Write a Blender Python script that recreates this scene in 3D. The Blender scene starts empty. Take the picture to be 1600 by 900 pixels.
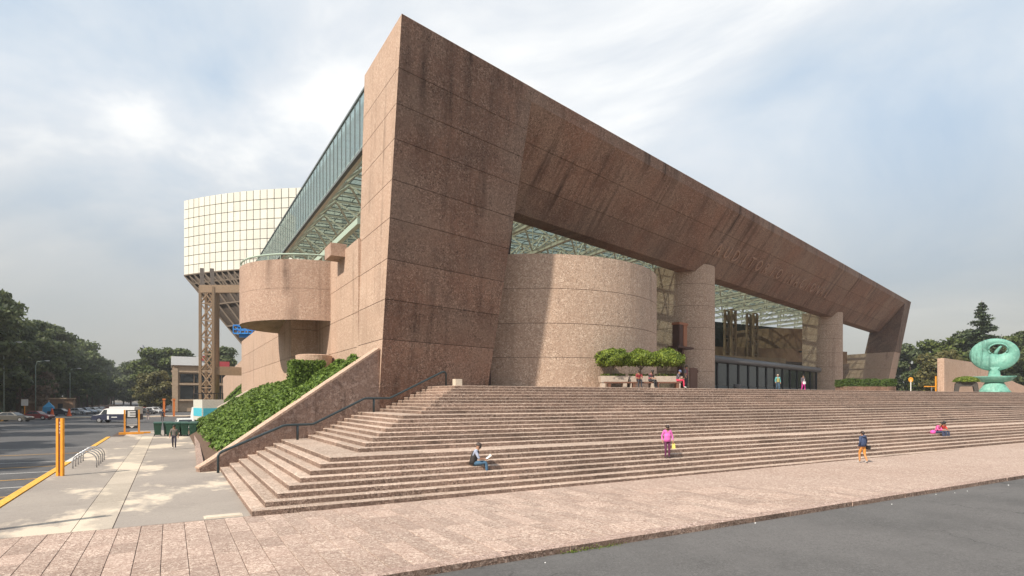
import bpy, math, random
import numpy as np
from mathutils import Vector, Matrix
R = math.radians
rnd = random.Random(7)
SC = bpy.context.scene
COL = SC.collection

# ------------------------------------------------------------ camera, sky, sun, exposure
cam = bpy.data.objects.new('camera', bpy.data.cameras.new('camera'))
COL.objects.link(cam)
cam.location = (0, 0, 3.28)
cam.rotation_euler = (R(90), 0, R(-30))
cam.data.sensor_width = 36
cam.data.lens = 36 * 925 / 1600
cam.data.shift_y = 173 / 1600
cam.data.clip_start = 0.1
cam.data.clip_end = 6000
SC.camera = cam

TO_SUN = Vector((-0.9450, -0.3270, 0)).normalized()
SUN_EL = R(44)
TO_SUN = (TO_SUN * math.cos(SUN_EL) + Vector((0, 0, math.sin(SUN_EL)))).normalized()

def make_world():
    w = bpy.data.worlds.new('World'); SC.world = w; w.use_nodes = True
    nt = w.node_tree; nt.nodes.clear(); N = nt.nodes.new; L = nt.links.new
    out = N('ShaderNodeOutputWorld')
    sky = N('ShaderNodeTexSky'); sky.sky_type = 'NISHITA'; sky.sun_disc = False
    sky.sun_elevation = SUN_EL; sky.sun_rotation = math.atan2(TO_SUN.x, TO_SUN.y) % (2 * math.pi)
    sky.air_density = 1.3; sky.dust_density = 2.5
    bg = N('ShaderNodeBackground'); bg.inputs[1].default_value = 0.105
    L(sky.outputs[0], bg.inputs[0])
    # a thin broken cloud deck over the whole sky
    tc = N('ShaderNodeTexCoord'); sep = N('ShaderNodeSeparateXYZ'); L(tc.outputs['Generated'], sep.inputs[0])
    zz = N('ShaderNodeMath'); zz.operation = 'MAXIMUM'; L(sep.outputs[2], zz.inputs[0]); zz.inputs[1].default_value = 0.0
    za = N('ShaderNodeMath'); za.operation = 'ADD'; L(zz.outputs[0], za.inputs[0]); za.inputs[1].default_value = 0.32
    dv = N('ShaderNodeVectorMath'); dv.operation = 'DIVIDE'; L(tc.outputs['Generated'], dv.inputs[0])
    cb = N('ShaderNodeCombineXYZ'); L(za.outputs[0], cb.inputs[0]); L(za.outputs[0], cb.inputs[1]); cb.inputs[2].default_value = 1
    L(cb.outputs[0], dv.inputs[1])
    mp = N('ShaderNodeMapping'); L(dv.outputs[0], mp.inputs[0]); mp.inputs['Location'].default_value = (4.1, 3.3, 0)
    mp.inputs['Scale'].default_value = (1.0, 1.0, 0.25); mp.inputs['Rotation'].default_value = (0, 0, R(28))
    nz = N('ShaderNodeTexNoise'); nz.inputs['Scale'].default_value = 1.25; nz.inputs['Detail'].default_value = 7
    nz.inputs['Roughness'].default_value = 0.56; nz.inputs['Distortion'].default_value = 0.5; L(mp.outputs[0], nz.inputs['Vector'])
    rp = N('ShaderNodeValToRGB'); e = rp.color_ramp.elements
    e[0].position = 0.33; e[0].color = (0.52, 0.65, 0.80, 1); e[1].position = 0.66; e[1].color = (1.08, 1.08, 1.06, 1)
    a = rp.color_ramp.elements.new(0.47); a.color = (0.70, 0.78, 0.86, 1)
    a = rp.color_ramp.elements.new(0.57); a.color = (0.84, 0.88, 0.92, 1)
    L(nz.outputs[0], rp.inputs[0])
    hz = N('ShaderNodeMapRange'); hz.interpolation_type = 'SMOOTHSTEP'; L(sep.outputs[2], hz.inputs[0])
    hz.inputs[1].default_value = -0.02; hz.inputs[2].default_value = 0.42
    mx = N('ShaderNodeMixRGB'); L(hz.outputs[0], mx.inputs[0]); mx.inputs[1].default_value = (0.43, 0.425, 0.40, 1); L(rp.outputs[0], mx.inputs[2])
    bg2 = N('ShaderNodeBackground'); L(mx.outputs[0], bg2.inputs[0]); bg2.inputs[1].default_value = 0.88
    ms = N('ShaderNodeMixShader'); ms.inputs[0].default_value = 0.86
    L(bg.outputs[0], ms.inputs[1]); L(bg2.outputs[0], ms.inputs[2]); L(ms.outputs[0], out.inputs[0])
make_world()

sun = bpy.data.objects.new('sun', bpy.data.lights.new('sun', 'SUN'))
COL.objects.link(sun)
sun.data.energy = 5.0; sun.data.angle = R(0.9); sun.data.color = (1.0, 0.90, 0.77)
sun.rotation_euler = TO_SUN.to_track_quat('Z', 'Y').to_euler()
sun.location = (0, 0, 60)

SC.view_settings.view_transform = 'Standard'; SC.view_settings.look = 'None'
SC.view_settings.gamma = 1; SC.view_settings.use_curve_mapping = False
SC.view_settings.exposure = 0.30
SC.cycles.max_bounces = 6; SC.cycles.transparent_max_bounces = 24
SC.cycles.use_denoising = True

# ------------------------------------------------------------ facade frame
A = Vector((10.13, 32.35, 0)); TH = R(16.1)
U = Vector((math.cos(TH), math.sin(TH), 0)); V = Vector((-math.sin(TH), math.cos(TH), 0))
def W(s, w, z): p = A + U * s + V * w; return (p.x, p.y, z)
LEAN = -2.1 / 20.2
def front_w(z): return LEAN * (z - 3.7)

# ------------------------------------------------------------ helpers
class MB:
    def __init__(s): s.v = []; s.f = []; s.m = []; s.cur = 0
    def face(s, pts):
        i = len(s.v); s.v += [tuple(p) for p in pts]; s.f.append(tuple(range(i, i + len(pts)))); s.m.append(s.cur)
    def idx(s, verts, faces):
        i = len(s.v); s.v += [tuple(p) for p in verts]
        for q in faces: s.f.append(tuple(k + i for k in q)); s.m.append(s.cur)
    def box(s, x0, x1, y0, y1, z0, z1):
        s.idx([(x0,y0,z0),(x1,y0,z0),(x1,y1,z0),(x0,y1,z0),(x0,y0,z1),(x1,y0,z1),(x1,y1,z1),(x0,y1,z1)],
              [(0,3,2,1),(4,5,6,7),(0,1,5,4),(1,2,6,5),(2,3,7,6),(3,0,4,7)])
    def loft(s, rings, cap=True, close=True):
        n = len(rings[0]); vs = [p for r in rings for p in r]; fs = []
        for i in range(len(rings) - 1):
            for j in range(n if close else n - 1):
                k = (j + 1) % n
                fs.append((i*n+j, i*n+k, (i+1)*n+k, (i+1)*n+j))
        if cap: fs.append(tuple(range(n - 1, -1, -1))); fs.append(tuple(range((len(rings)-1)*n, len(rings)*n)))
        s.idx(vs, fs)
    def prism(s, poly, z0, z1): s.loft([[(x,y,z0) for x,y in poly], [(x,y,z1) for x,y in poly]])
    def tube(s, pts, r, n=6, cap=True):
        pts = [Vector(p) for p in pts]; rings = []
        rr = r if isinstance(r, (list, tuple)) else [r] * len(pts)
        for i, p in enumerate(pts):
            t = (pts[min(i+1, len(pts)-1)] - pts[max(i-1, 0)]).normalized()
            a = t.cross(Vector((0,0,1)))
            if a.length < 1e-3: a = Vector((1,0,0))
            a.normalize(); b = a.cross(t)
            rings.append([tuple(p + (a*math.cos(2*math.pi*k/n) + b*math.sin(2*math.pi*k/n)) * rr[i]) for k in range(n)])
        s.loft(rings, cap)
    def bar(s, p, q, wd, ht):
        p, q = Vector(p), Vector(q); t = (q - p).normalized(); a = t.cross(Vector((0,0,1)))
        if a.length < 1e-3: a = Vector((1,0,0))
        a.normalize(); b = a.cross(t).normalized(); a = a*wd/2; b = b*ht/2
        s.loft([[tuple(c - a - b), tuple(c + a - b), tuple(c + a + b), tuple(c - a + b)] for c in (p, q)])
    def ball(s, c, rx, ry, rz, nu=10, nv=6, z0=-1.0):
        rings = []
        for i in range(nv + 1):
            zz = z0 + (1 - z0) * i / nv; zz = max(-0.9995, min(0.9995, zz)); q = math.sqrt(1 - zz*zz)
            rings.append([(c[0]+rx*q*math.cos(2*math.pi*j/nu), c[1]+ry*q*math.sin(2*math.pi*j/nu), c[2]+rz*zz) for j in range(nu)])
        s.loft(rings)
    def mesh(s, name, mats, smooth=False):
        me = bpy.data.meshes.new(name); me.from_pydata(s.v, [], s.f)
        if not isinstance(mats, (list, tuple)): mats = [mats]
        for m in mats: me.materials.append(m)
        if len(mats) > 1: me.polygons.foreach_set('material_index', s.m)
        if smooth: me.polygons.foreach_set('use_smooth', [True]*len(me.polygons))
        me.update(); return me
    def build(s, name, mats, parent=None, smooth=False, **k):
        return link(name, s.mesh(name, mats, smooth), parent, **k)

def link(name, data, parent=None, loc=None, rz=None, **k):
    o = bpy.data.objects.new(name, data); COL.objects.link(o)
    if parent is not None: o.parent = parent
    if loc is not None: o.location = loc
    if rz is not None: o.rotation_euler = (0, 0, rz)
    if k: tag(o, **k)
    return o
def tag(o, label=None, category=None, group=None, kind=None):
    if label: o['label'] = label
    if category: o['category'] = category
    if group: o['group'] = group
    if kind: o['kind'] = kind
    return o
def thing(name, label, cat, loc=(0,0,0), rz=0, group=None):
    return tag(link(name, None, None, loc, rz), label, cat, group)
def struct(o): o['kind'] = 'structure'; return o
ORD = ['first','second','third','fourth','fifth','sixth','seventh','eighth','ninth','tenth','eleventh','twelfth','thirteenth','fourteenth','fifteenth','sixteenth','seventeenth','eighteenth','nineteenth','twentieth']

def ORDN(i): return ORD[i] if i < 20 else ('twenty-' + ORD[i-20] if i < 29 else ('thirtieth' if i == 29 else 'thirty-' + ORD[i-30]))
# ------------------------------------------------------------ materials
def new_mat(name):
    m = bpy.data.materials.new(name); m.use_nodes = True
    nt = m.node_tree; b = nt.nodes['Principled BSDF']; return m, nt, b
def flat(name, c, rough=0.6, metal=0.0, vary=0.12, scale=6.0, bump=0.0):
    m, nt, b = new_mat(name); N = nt.nodes.new; L = nt.links.new
    b.inputs['Roughness'].default_value = rough; b.inputs['Metallic'].default_value = metal
    g = N('ShaderNodeNewGeometry'); nz = N('ShaderNodeTexNoise'); nz.inputs['Scale'].default_value = scale; nz.inputs['Detail'].default_value = 4
    L(g.outputs['Position'], nz.inputs['Vector'])
    mr = N('ShaderNodeMapRange'); L(nz.outputs[0], mr.inputs[0]); mr.inputs[1].default_value = 0.3; mr.inputs[2].default_value = 0.7
    mr.inputs[3].default_value = 1 - vary; mr.inputs[4].default_value = 1 + vary
    vm = N('ShaderNodeVectorMath'); vm.operation = 'SCALE'; vm.inputs[0].default_value = c; L(mr.outputs[0], vm.inputs['Scale'])
    L(vm.outputs[0], b.inputs['Base Color'])
    if bump:
        bp = N('ShaderNodeBump'); bp.inputs['Strength'].default_value = bump; bp.inputs['Distance'].default_value = 0.02
        L(nz.outputs[0], bp.inputs['Height']); L(bp.outputs[0], b.inputs['Normal'])
    return m
def stone(name, base, dark, light, speck=7.0, speck_amt=0.5, blotch=0.35, streak=0.0, streak_axis=(1.5,1.5,0.10), streak_pos=0.56, rand=0.0, rough=0.88, bump=0.5, fine=28.0, bdist=0.03, tint=None, along=None, stain=None, crack=0.0):
    """bush-hammered concrete with exposed aggregate: chips, blotches, rain streaks"""
    m, nt, b = new_mat(name); N = nt.nodes.new; L = nt.links.new
    b.inputs['Roughness'].default_value = rough; b.inputs['Specular IOR Level'].default_value = 0.25
    g = N('ShaderNodeNewGeometry'); P = g.outputs['Position']
    def noise(sc, det=4, rgh=0.55, vec=P):
        n = N('ShaderNodeTexNoise'); n.inputs['Scale'].default_value = sc; n.inputs['Detail'].default_value = det
        n.inputs['Roughness'].default_value = rgh; L(vec, n.inputs['Vector']); return n.outputs[0]
    def ramp(x, a, c, lo=0.0, hi=1.0):
        r = N('ShaderNodeMapRange'); L(x, r.inputs[0]); r.inputs[1].default_value = a; r.inputs[2].default_value = c
        r.inputs[3].default_value = lo; r.inputs[4].default_value = hi; return r.outputs[0]
    def mix(f, c1, c2):
        x = N('ShaderNodeMixRGB')
        if isinstance(f, float): x.inputs[0].default_value = f
        else: L(f, x.inputs[0])
        for i, c in ((1, c1), (2, c2)):
            if isinstance(c, tuple): x.inputs[i].default_value = (*c, 1)
            else: L(c, x.inputs[i])
        return x.outputs[0]
    vo = N('ShaderNodeTexVoronoi'); vo.inputs['Scale'].default_value = speck; L(P, vo.inputs['Vector'])
    sh = N('ShaderNodeSeparateColor'); L(vo.outputs['Color'], sh.inputs[0])
    vo2 = N('ShaderNodeTexVoronoi'); vo2.inputs['Scale'].default_value = fine; L(P, vo2.inputs['Vector'])
    sh2 = N('ShaderNodeSeparateColor'); L(vo2.outputs['Color'], sh2.inputs[0])
    c = mix(ramp(noise(0.30, 7, 0.62), 0.38, 0.70, 0, blotch), base, dark)
    if tint: c = mix(ramp(noise(0.16, 4), 0.42, 0.62, 0, 0.75), c, tint)
    dens = ramp(noise(0.8, 4), 0.35, 0.65, 0.45, 1.0)
    def chips(x, lo, amt, to):
        nonlocal c
        k_ = N('ShaderNodeMath'); k_.operation = 'MULTIPLY'; L(ramp(x, lo, lo+0.14, 0, amt), k_.inputs[0]); L(dens, k_.inputs[1])
        c = mix(k_.outputs[0], c, to)
    chips(sh.outputs[0], 0.70, min(1.0, speck_amt*1.5), light)
    chips(sh.outputs[1], 0.76, min(1.0, speck_amt*1.7), dark)
    chips(sh2.outputs[0], 0.62, min(1.0, speck_amt*1.3), light)
    chips(sh2.outputs[1], 0.68, min(1.0, speck_amt*1.3), dark)
    c = mix(ramp(noise(3.5, 5, 0.7), 0.52, 0.74, 0, blotch*0.35), c, light)
    if streak:
        mp = N('ShaderNodeMapping'); mp.inputs['Scale'].default_value = streak_axis
        if along:
            dt = N('ShaderNodeVectorMath'); dt.operation = 'DOT_PRODUCT'; L(P, dt.inputs[0]); dt.inputs[1].default_value = along
            sp = N('ShaderNodeSeparateXYZ'); L(P, sp.inputs[0]); cx = N('ShaderNodeCombineXYZ'); L(dt.outputs['Value'], cx.inputs[0]); L(sp.outputs[2], cx.inputs[2]); L(cx.outputs[0], mp.inputs[0])
        else: L(P, mp.inputs[0])
        st = ramp(noise(1.0, 6, 0.62, mp.outputs[0]), streak_pos, streak_pos + 0.24, 0, 1)
        br = ramp(noise(0.22, 3), 0.40, 0.60, 0, streak)
        mm = N('ShaderNodeMath'); mm.operation = 'MULTIPLY'; L(st, mm.inputs[0]); L(br, mm.inputs[1])
        c = mix(mm.outputs[0], c, tuple(x*0.5 for x in dark))
    if stain:
        mp2 = N('ShaderNodeMapping'); mp2.inputs['Scale'].default_value = (0.30,0.16,1); mp2.inputs['Location'].default_value = (3.1,0.7,0); mp2.inputs['Rotation'].default_value = (0,0,0.35); L(P, mp2.inputs[0])
        c = mix(ramp(noise(1.0, 7, 0.6, mp2.outputs[0]), 0.535, 0.59, 0, 0.85), c, stain)
    if crack:
        nd = N('ShaderNodeTexNoise'); nd.inputs['Scale'].default_value = 1.3; nd.inputs['Detail'].default_value = 5; L(P, nd.inputs['Vector'])
        va = N('ShaderNodeVectorMath'); va.operation = 'MULTIPLY_ADD'; L(nd.outputs['Color'], va.inputs[0]); va.inputs[1].default_value = (1.6,1.6,0); L(P, va.inputs[2])
        vc = N('ShaderNodeTexVoronoi'); vc.feature = 'DISTANCE_TO_EDGE'; vc.inputs['Scale'].default_value = crack; L(va.outputs[0], vc.inputs['Vector'])
        kc = N('ShaderNodeMath'); kc.operation = 'MULTIPLY'; L(ramp(vc.outputs['Distance'], 0.0, 0.004, 0.8, 0.0), kc.inputs[0]); L(ramp(noise(0.25, 3), 0.45, 0.58), kc.inputs[1])
        c = mix(kc.outputs[0], c, tuple(x*0.45 for x in dark))
    if rand:
        oi = N('ShaderNodeObjectInfo'); r = ramp(oi.outputs['Random'], 0, 1, 1 - rand, 1 + rand*0.7)
        vm = N('ShaderNodeVectorMath'); vm.operation = 'SCALE'; L(c, vm.inputs[0]); L(r, vm.inputs['Scale']); c = vm.outputs[0]
    L(c, b.inputs['Base Color'])
    if bump:
        ad = N('ShaderNodeMath'); ad.operation = 'ADD'; L(sh.outputs[2], ad.inputs[0]); L(noise(fine*0.6, 3), ad.inputs[1])
        bp = N('ShaderNodeBump'); bp.inputs['Strength'].default_value = bump; bp.inputs['Distance'].default_value = bdist
        L(ad.outputs[0], bp.inputs['Height']); L(bp.outputs[0], b.inputs['Normal'])
    return m
def leaf_mat(name, c, c2, trans=0.25, scale=1.2):
    m, nt, b = new_mat(name); N = nt.nodes.new; L = nt.links.new
    g = N('ShaderNodeNewGeometry'); nz = N('ShaderNodeTexNoise'); nz.inputs['Scale'].default_value = scale; nz.inputs['Detail'].default_value = 3
    L(g.outputs['Position'], nz.inputs['Vector'])
    ad = N('ShaderNodeMath'); ad.operation = 'MULTIPLY_ADD'; L(g.outputs['Random Per Island'], ad.inputs[0]); ad.inputs[1].default_value = 0.55
    L(nz.outputs[0], ad.inputs[2])
    mr = N('ShaderNodeMapRange'); L(ad.outputs[0], mr.inputs[0]); mr.inputs[1].default_value = 0.40; mr.inputs[2].default_value = 1.15
    mx = N('ShaderNodeMixRGB'); L(mr.outputs[0], mx.inputs[0]); mx.inputs[1].default_value = (*c, 1); mx.inputs[2].default_value = (*c2, 1)
    L(mx.outputs[0], b.inputs['Base Color']); b.inputs['Roughness'].default_value = 0.55; b.inputs['Specular IOR Level'].default_value = 0.3
    tr = N('ShaderNodeBsdfTranslucent'); L(mx.outputs[0], tr.inputs[0])
    ms = N('ShaderNodeMixShader'); ms.inputs[0].default_value = trans
    L(b.outputs[0], ms.inputs[1]); L(tr.outputs[0], ms.inputs[2]); L(ms.outputs[0], nt.nodes['Material Output'].inputs[0])
    return m
def glass_mat(name, tint, alpha=0.5, diff=(0.5,0.6,0.6), dmix=0.35, rough=0.08, gl=0.25):
    m, nt, b = new_mat(name); N = nt.nodes.new; L = nt.links.new
    t = N('ShaderNodeBsdfTransparent'); t.inputs[0].default_value = (*tint, 1)
    d = N('ShaderNodeBsdfTranslucent'); d.inputs[0].default_value = (*diff, 1)
    d2 = N('ShaderNodeBsdfDiffuse'); d2.inputs[0].default_value = (*diff, 1)
    dd = N('ShaderNodeMixShader'); dd.inputs[0].default_value = 0.4; L(d.outputs[0], dd.inputs[1]); L(d2.outputs[0], dd.inputs[2])
    gs = N('ShaderNodeBsdfGlossy'); gs.inputs['Roughness'].default_value = rough; gs.inputs[0].default_value = (0.9,0.95,0.95,1)
    a = N('ShaderNodeMixShader'); a.inputs[0].default_value = dmix; L(t.outputs[0], a.inputs[1]); L(dd.outputs[0], a.inputs[2])
    c = N('ShaderNodeMixShader'); c.inputs[0].default_value = gl; L(a.outputs[0], c.inputs[1]); L(gs.outputs[0], c.inputs[2])
    L(c.outputs[0], nt.nodes['Material Output'].inputs[0]); return m

M = {}
PK, PD, PL = (0.35,0.215,0.165), (0.12,0.072,0.055), (0.56,0.41,0.33)
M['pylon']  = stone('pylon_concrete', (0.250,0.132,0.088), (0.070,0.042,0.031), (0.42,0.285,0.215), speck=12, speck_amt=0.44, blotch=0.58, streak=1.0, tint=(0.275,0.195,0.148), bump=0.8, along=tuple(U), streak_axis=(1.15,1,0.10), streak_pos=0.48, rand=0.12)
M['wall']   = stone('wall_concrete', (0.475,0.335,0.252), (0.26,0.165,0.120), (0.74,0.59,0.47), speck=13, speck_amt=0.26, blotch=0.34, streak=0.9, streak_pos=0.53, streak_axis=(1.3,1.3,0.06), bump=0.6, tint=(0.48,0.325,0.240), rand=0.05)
M['bastion'] = stone('bastion_concrete', (0.44,0.300,0.228), (0.22,0.140,0.105), (0.64,0.50,0.40), speck=13, speck_amt=0.28, blotch=0.45, streak=1.0, streak_axis=(1.5,1.5,0.045), streak_pos=0.46, bump=0.6, tint=(0.40,0.265,0.20))
M['drum']   = stone('drum_concrete', (0.45,0.320,0.240), (0.22,0.15,0.11), (0.74,0.60,0.48), speck=12, speck_amt=0.42, blotch=0.34, streak=0.6, streak_axis=(1.3,1.3,0.06), bump=0.7)
M['ramp']   = stone('ramp_wall_concrete', (0.29,0.190,0.145), (0.14,0.09,0.07), (0.48,0.36,0.30), speck=7, speck_amt=0.45, blotch=0.35, streak=0.95, streak_axis=(2.2,2.2,0.3), streak_pos=0.54)
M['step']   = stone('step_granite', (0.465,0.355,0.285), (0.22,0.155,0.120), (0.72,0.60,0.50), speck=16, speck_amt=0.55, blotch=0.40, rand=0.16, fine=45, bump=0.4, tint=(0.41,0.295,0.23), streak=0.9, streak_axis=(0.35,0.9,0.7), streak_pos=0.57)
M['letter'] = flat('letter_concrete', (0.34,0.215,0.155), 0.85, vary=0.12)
M['riser']  = stone('shaded_riser_stone', (0.215,0.142,0.108), (0.095,0.062,0.048), (0.44,0.33,0.27), speck=14, speck_amt=0.6, blotch=0.45, rand=0.22, fine=40, bump=1.0, tint=(0.28,0.19,0.145), streak=1.0, streak_axis=(0.5,0.9,0.7), streak_pos=0.52)  # coarse stone, its colour darkened further to carry the shade on upright faces
M['tile']   = stone('paving_granite', (0.375,0.268,0.218), (0.21,0.140,0.112), (0.66,0.54,0.45), speck=20, speck_amt=0.55, blotch=0.36, rand=0.17, fine=48, bump=0.35, tint=(0.40,0.30,0.25))
M['kerb']   = stone('kerb_granite', (0.40,0.285,0.235), (0.16,0.11,0.09), (0.62,0.48,0.41), speck=18, speck_amt=0.6, blotch=0.4, fine=45, bump=0.6, rand=0.08)
M['joint']  = flat('joint_dark', (0.075,0.050,0.040), 0.95, vary=0.25)
M['asphalt']= stone('asphalt', (0.118,0.114,0.112), (0.064,0.062,0.061), (0.170,0.164,0.160), speck=30, speck_amt=0.35, blotch=0.75, fine=80, bump=0.25, bdist=0.01, rough=0.9, streak=0.55, streak_axis=(0.6,1.6,1), streak_pos=0.60, tint=(0.140,0.133,0.130), crack=0.14)
M['asphalt2']= stone('street_asphalt', (0.105,0.104,0.108), (0.060,0.060,0.063), (0.16,0.158,0.155), speck=12, speck_amt=0.3, blotch=0.7, fine=50, bump=0.2, bdist=0.01, streak=0.5, streak_axis=(0.1,0.7,1), streak_pos=0.55)
M['walk']   = stone('sidewalk_concrete', (0.30,0.265,0.235), (0.20,0.175,0.155), (0.40,0.355,0.31), speck=20, speck_amt=0.18, blotch=0.55, fine=60, bump=0.15, bdist=0.008, rand=0.03, tint=(0.345,0.305,0.265), streak=0.35, streak_axis=(0.5,1.2,1), streak_pos=0.58, stain=(0.62,0.53,0.42))
M['strip']  = stone('strip_concrete', (0.42,0.365,0.30), (0.28,0.24,0.20), (0.52,0.46,0.38), speck=15, speck_amt=0.2, blotch=0.6, fine=40, bump=0.1, bdist=0.006, rand=0.10, stain=(0.60,0.52,0.41))
M['cream']  = stone('cream_cement', (0.60,0.515,0.41), (0.40,0.335,0.27), (0.70,0.62,0.52), speck=15, speck_amt=0.2, blotch=0.65, fine=40, bump=0.1, bdist=0.006)
M['soil']   = flat('soil', (0.10,0.060,0.038), 0.95, vary=0.35, scale=9, bump=0.6)
M['ground'] = flat('far_ground', (0.15,0.13,0.10), 0.95, vary=0.3, scale=0.15)
M['orange'] = flat('orange_paint', (0.80,0.33,0.03), 0.45, vary=0.10, scale=4)
M['yellow'] = stone('yellow_paint', (0.78,0.40,0.055), (0.42,0.24,0.06), (0.85,0.55,0.18), speck=20, speck_amt=0.3, blotch=0.5, bump=0.1)
M['whitep'] = stone('white_paint', (0.70,0.68,0.64), (0.38,0.37,0.35), (0.8,0.8,0.78), speck=20, speck_amt=0.3, blotch=0.6, bump=0.05)
M['rail']   = flat('rail_paint', (0.032,0.047,0.052), 0.38, vary=0.2)
M['steel']  = flat('brown_steel', (0.30,0.205,0.130), 0.6, vary=0.15)
M['dsteel'] = flat('dark_steel', (0.080,0.062,0.050), 0.65, vary=0.25)
M['truss']  = flat('truss_paint', (0.76,0.73,0.62), 0.5, vary=0.10)
M['glassr'] = glass_mat('roof_glass', (0.62,0.68,0.64), diff=(0.45,0.50,0.46), dmix=0.24, gl=0.10, rough=0.2)
M['glasse'] = glass_mat('edge_glass', (0.66,0.76,0.74), diff=(0.50,0.60,0.58), dmix=0.34, gl=0.26, rough=0.05)
M['mull']   = flat('mullion', (0.13,0.15,0.15), 0.5)
M['dglass'] = flat('dark_glass', (0.022,0.028,0.030), 0.12, vary=0.2)
M['panel']  = stone('cream_panel', (0.70,0.685,0.60), (0.55,0.53,0.45), (0.76,0.745,0.67), speck=3, speck_amt=0.05, blotch=0.25, rand=0.07, bump=0, rough=0.45, streak=0.5, streak_axis=(1.5,1.5,0.12), streak_pos=0.56)
M['gap']    = flat('panel_gap', (0.06,0.055,0.05), 0.8)
M['bronze'] = stone('green_bronze', (0.17,0.42,0.34), (0.035,0.11,0.09), (0.36,0.60,0.50), speck=4, speck_amt=0.2, blotch=0.75, streak=1.0, streak_axis=(2.2,2.2,0.25), streak_pos=0.48, rough=0.5, bump=0.5)
M['pot']    = flat('pot_concrete', (0.50,0.42,0.35), 0.85, vary=0.15, bump=0.3)
M['brown']  = flat('brown_render', (0.25,0.155,0.095), 0.8, vary=0.12, scale=2)
M['tan']    = flat('tan_render', (0.44,0.32,0.215), 0.8, vary=0.12, scale=2)
M['bark']   = flat('bark', (0.12,0.085,0.062), 0.95, vary=0.35, scale=5, bump=0.6)
M['bark2']  = flat('pale_bark', (0.25,0.21,0.165), 0.95, vary=0.25, scale=5, bump=0.4)
M['ivy']    = leaf_mat('ivy_leaf', (0.035,0.075,0.012), (0.20,0.30,0.05), 0.25, 3.0)
M['topiary']= leaf_mat('topiary_leaf', (0.050,0.090,0.012), (0.27,0.34,0.05), 0.3, 3.0)
M['hedge']  = leaf_mat('hedge_leaf', (0.030,0.060,0.012), (0.11,0.17,0.035), 0.2, 2.0)
M['leafd']  = leaf_mat('dark_leaf', (0.030,0.048,0.020), (0.150,0.180,0.070), 0.3, 0.35)
M['leafm']  = leaf_mat('mid_leaf', (0.032,0.055,0.015), (0.15,0.185,0.05), 0.3, 0.4)
M['leafo']  = leaf_mat('olive_leaf', (0.05,0.058,0.018), (0.20,0.18,0.065), 0.25, 0.4)
M['leafdry']= leaf_mat('dry_leaf', (0.11,0.075,0.045), (0.26,0.19,0.13), 0.2, 0.6)
M['conif']  = leaf_mat('conifer_needles', (0.024,0.042,0.022), (0.10,0.135,0.065), 0.15, 0.5)
M['binp']   = flat('bin_plastic', (0.010,0.060,0.036), 0.45, vary=0.2)
M['black']  = flat('black_paint', (0.02,0.02,0.022), 0.5)
M['rubber'] = flat('tyre_rubber', (0.02,0.02,0.02), 0.85)
M['chrome'] = flat('rim_metal', (0.45,0.45,0.46), 0.35, 0.7)
M['wht']    = flat('white_enamel', (0.74,0.74,0.73), 0.35, vary=0.04)
M['lamp']   = flat('lamp_glass', (0.75,0.74,0.68), 0.15)
M['redl']   = flat('red_lens', (0.45,0.02,0.02), 0.2)
M['wing']   = flat('window_glass', (0.03,0.035,0.04), 0.08)
M['paper']  = flat('paper', (0.82,0.82,0.80), 0.8, vary=0.05)
def col(name, c, r=0.75): 
    if name not in M: M[name] = flat(name, c, r, vary=0.15, scale=12)
    return M[name]

# ============================================================ SETTING
SL = 0.0033
def pave_z(x): return max(0.0, (x - 2) * SL) if x < 60 else 58 * SL
b = MB(); b.face([(-3000,-300,-0.6),(3000,-300,-0.6),(3000,4000,-0.6),(-3000,4000,-0.6)])
struct(b.build('ground', M['ground']))
# front road, follows the gentle rise to the right
b = MB()
for x0, x1 in ((-40,2),(2,60),(60,220)):
    b.face([(x0,-30,pave_z(x0)-0.15),(x1,-30,pave_z(x1)-0.15),(x1,10.75,pave_z(x1)-0.15),(x0,10.75,pave_z(x0)-0.15)])
struct(b.build('road', M['asphalt']))
# left street and far parking area
b = MB(); b.face([(-60,10.75,-0.12),(-4.7,10.75,-0.12),(-4.7,620,-0.12),(-60,620,-0.12)])
b.face([(-4.7,61.5,-0.121),(14,61.5,-0.121),(14,620,-0.121),(-4.7,620,-0.121)])
struct(b.build('street', M['asphalt2']))
# concrete sidewalk slabs on the left
sw_o = struct(link('sidewalk', None))
b = MB(); b.box(-4.42,3.0,18.0,72,-0.5,-0.012); b.build('sidewalk_base', M['joint'], sw_o)
ys = [18.02, 22.6, 27.4, 32.0, 37.0, 42.0, 47.0, 52.0, 57.0, 61.5]
for i in range(len(ys)-1):
    for x0, x1, mt in ((-4.40,-2.12,'walk'),(-2.11,-1.27,'strip'),(-1.25,3.0,'walk')):
        q = MB(); q.box(x0, x1-0.006, ys[i], ys[i+1]-0.006, -0.15, 0.0)
        q.build('concrete_slab', M[mt], sw_o)
b = MB(); b.box(-3.5,3.0,61.5,71.9,-0.15,-0.004); b.build('concrete_slab', M['walk'], sw_o)
# worn cream cement patches (irregular shapes lying on the slabs)
def patch(name, pts, mat, parent=None, z=0.004):
    q = MB(); q.face([(x,y,z) for x,y in pts]); return q.build(name, mat, parent)
def blob(cx, cy, rx, ry, ang, n=22, jag=0.35):
    out = []
    for k in range(n):
        a = 2*math.pi*k/n; r = 1 + rnd.uniform(-jag, jag)
        x, y = rx*r*math.cos(a), ry*r*math.sin(a); out.append((cx + x*math.cos(ang)-y*math.sin(ang), cy + x*math.sin(ang)+y*math.cos(ang)))
    return out
b = MB(); b.box(0.85,1.72,18.16,18.52,0.0,0.03); b.box(0.80,1.77,18.11,18.57,-0.05,0.012); b.build('drain_cover', [M['cream']], sw_o)

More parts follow.
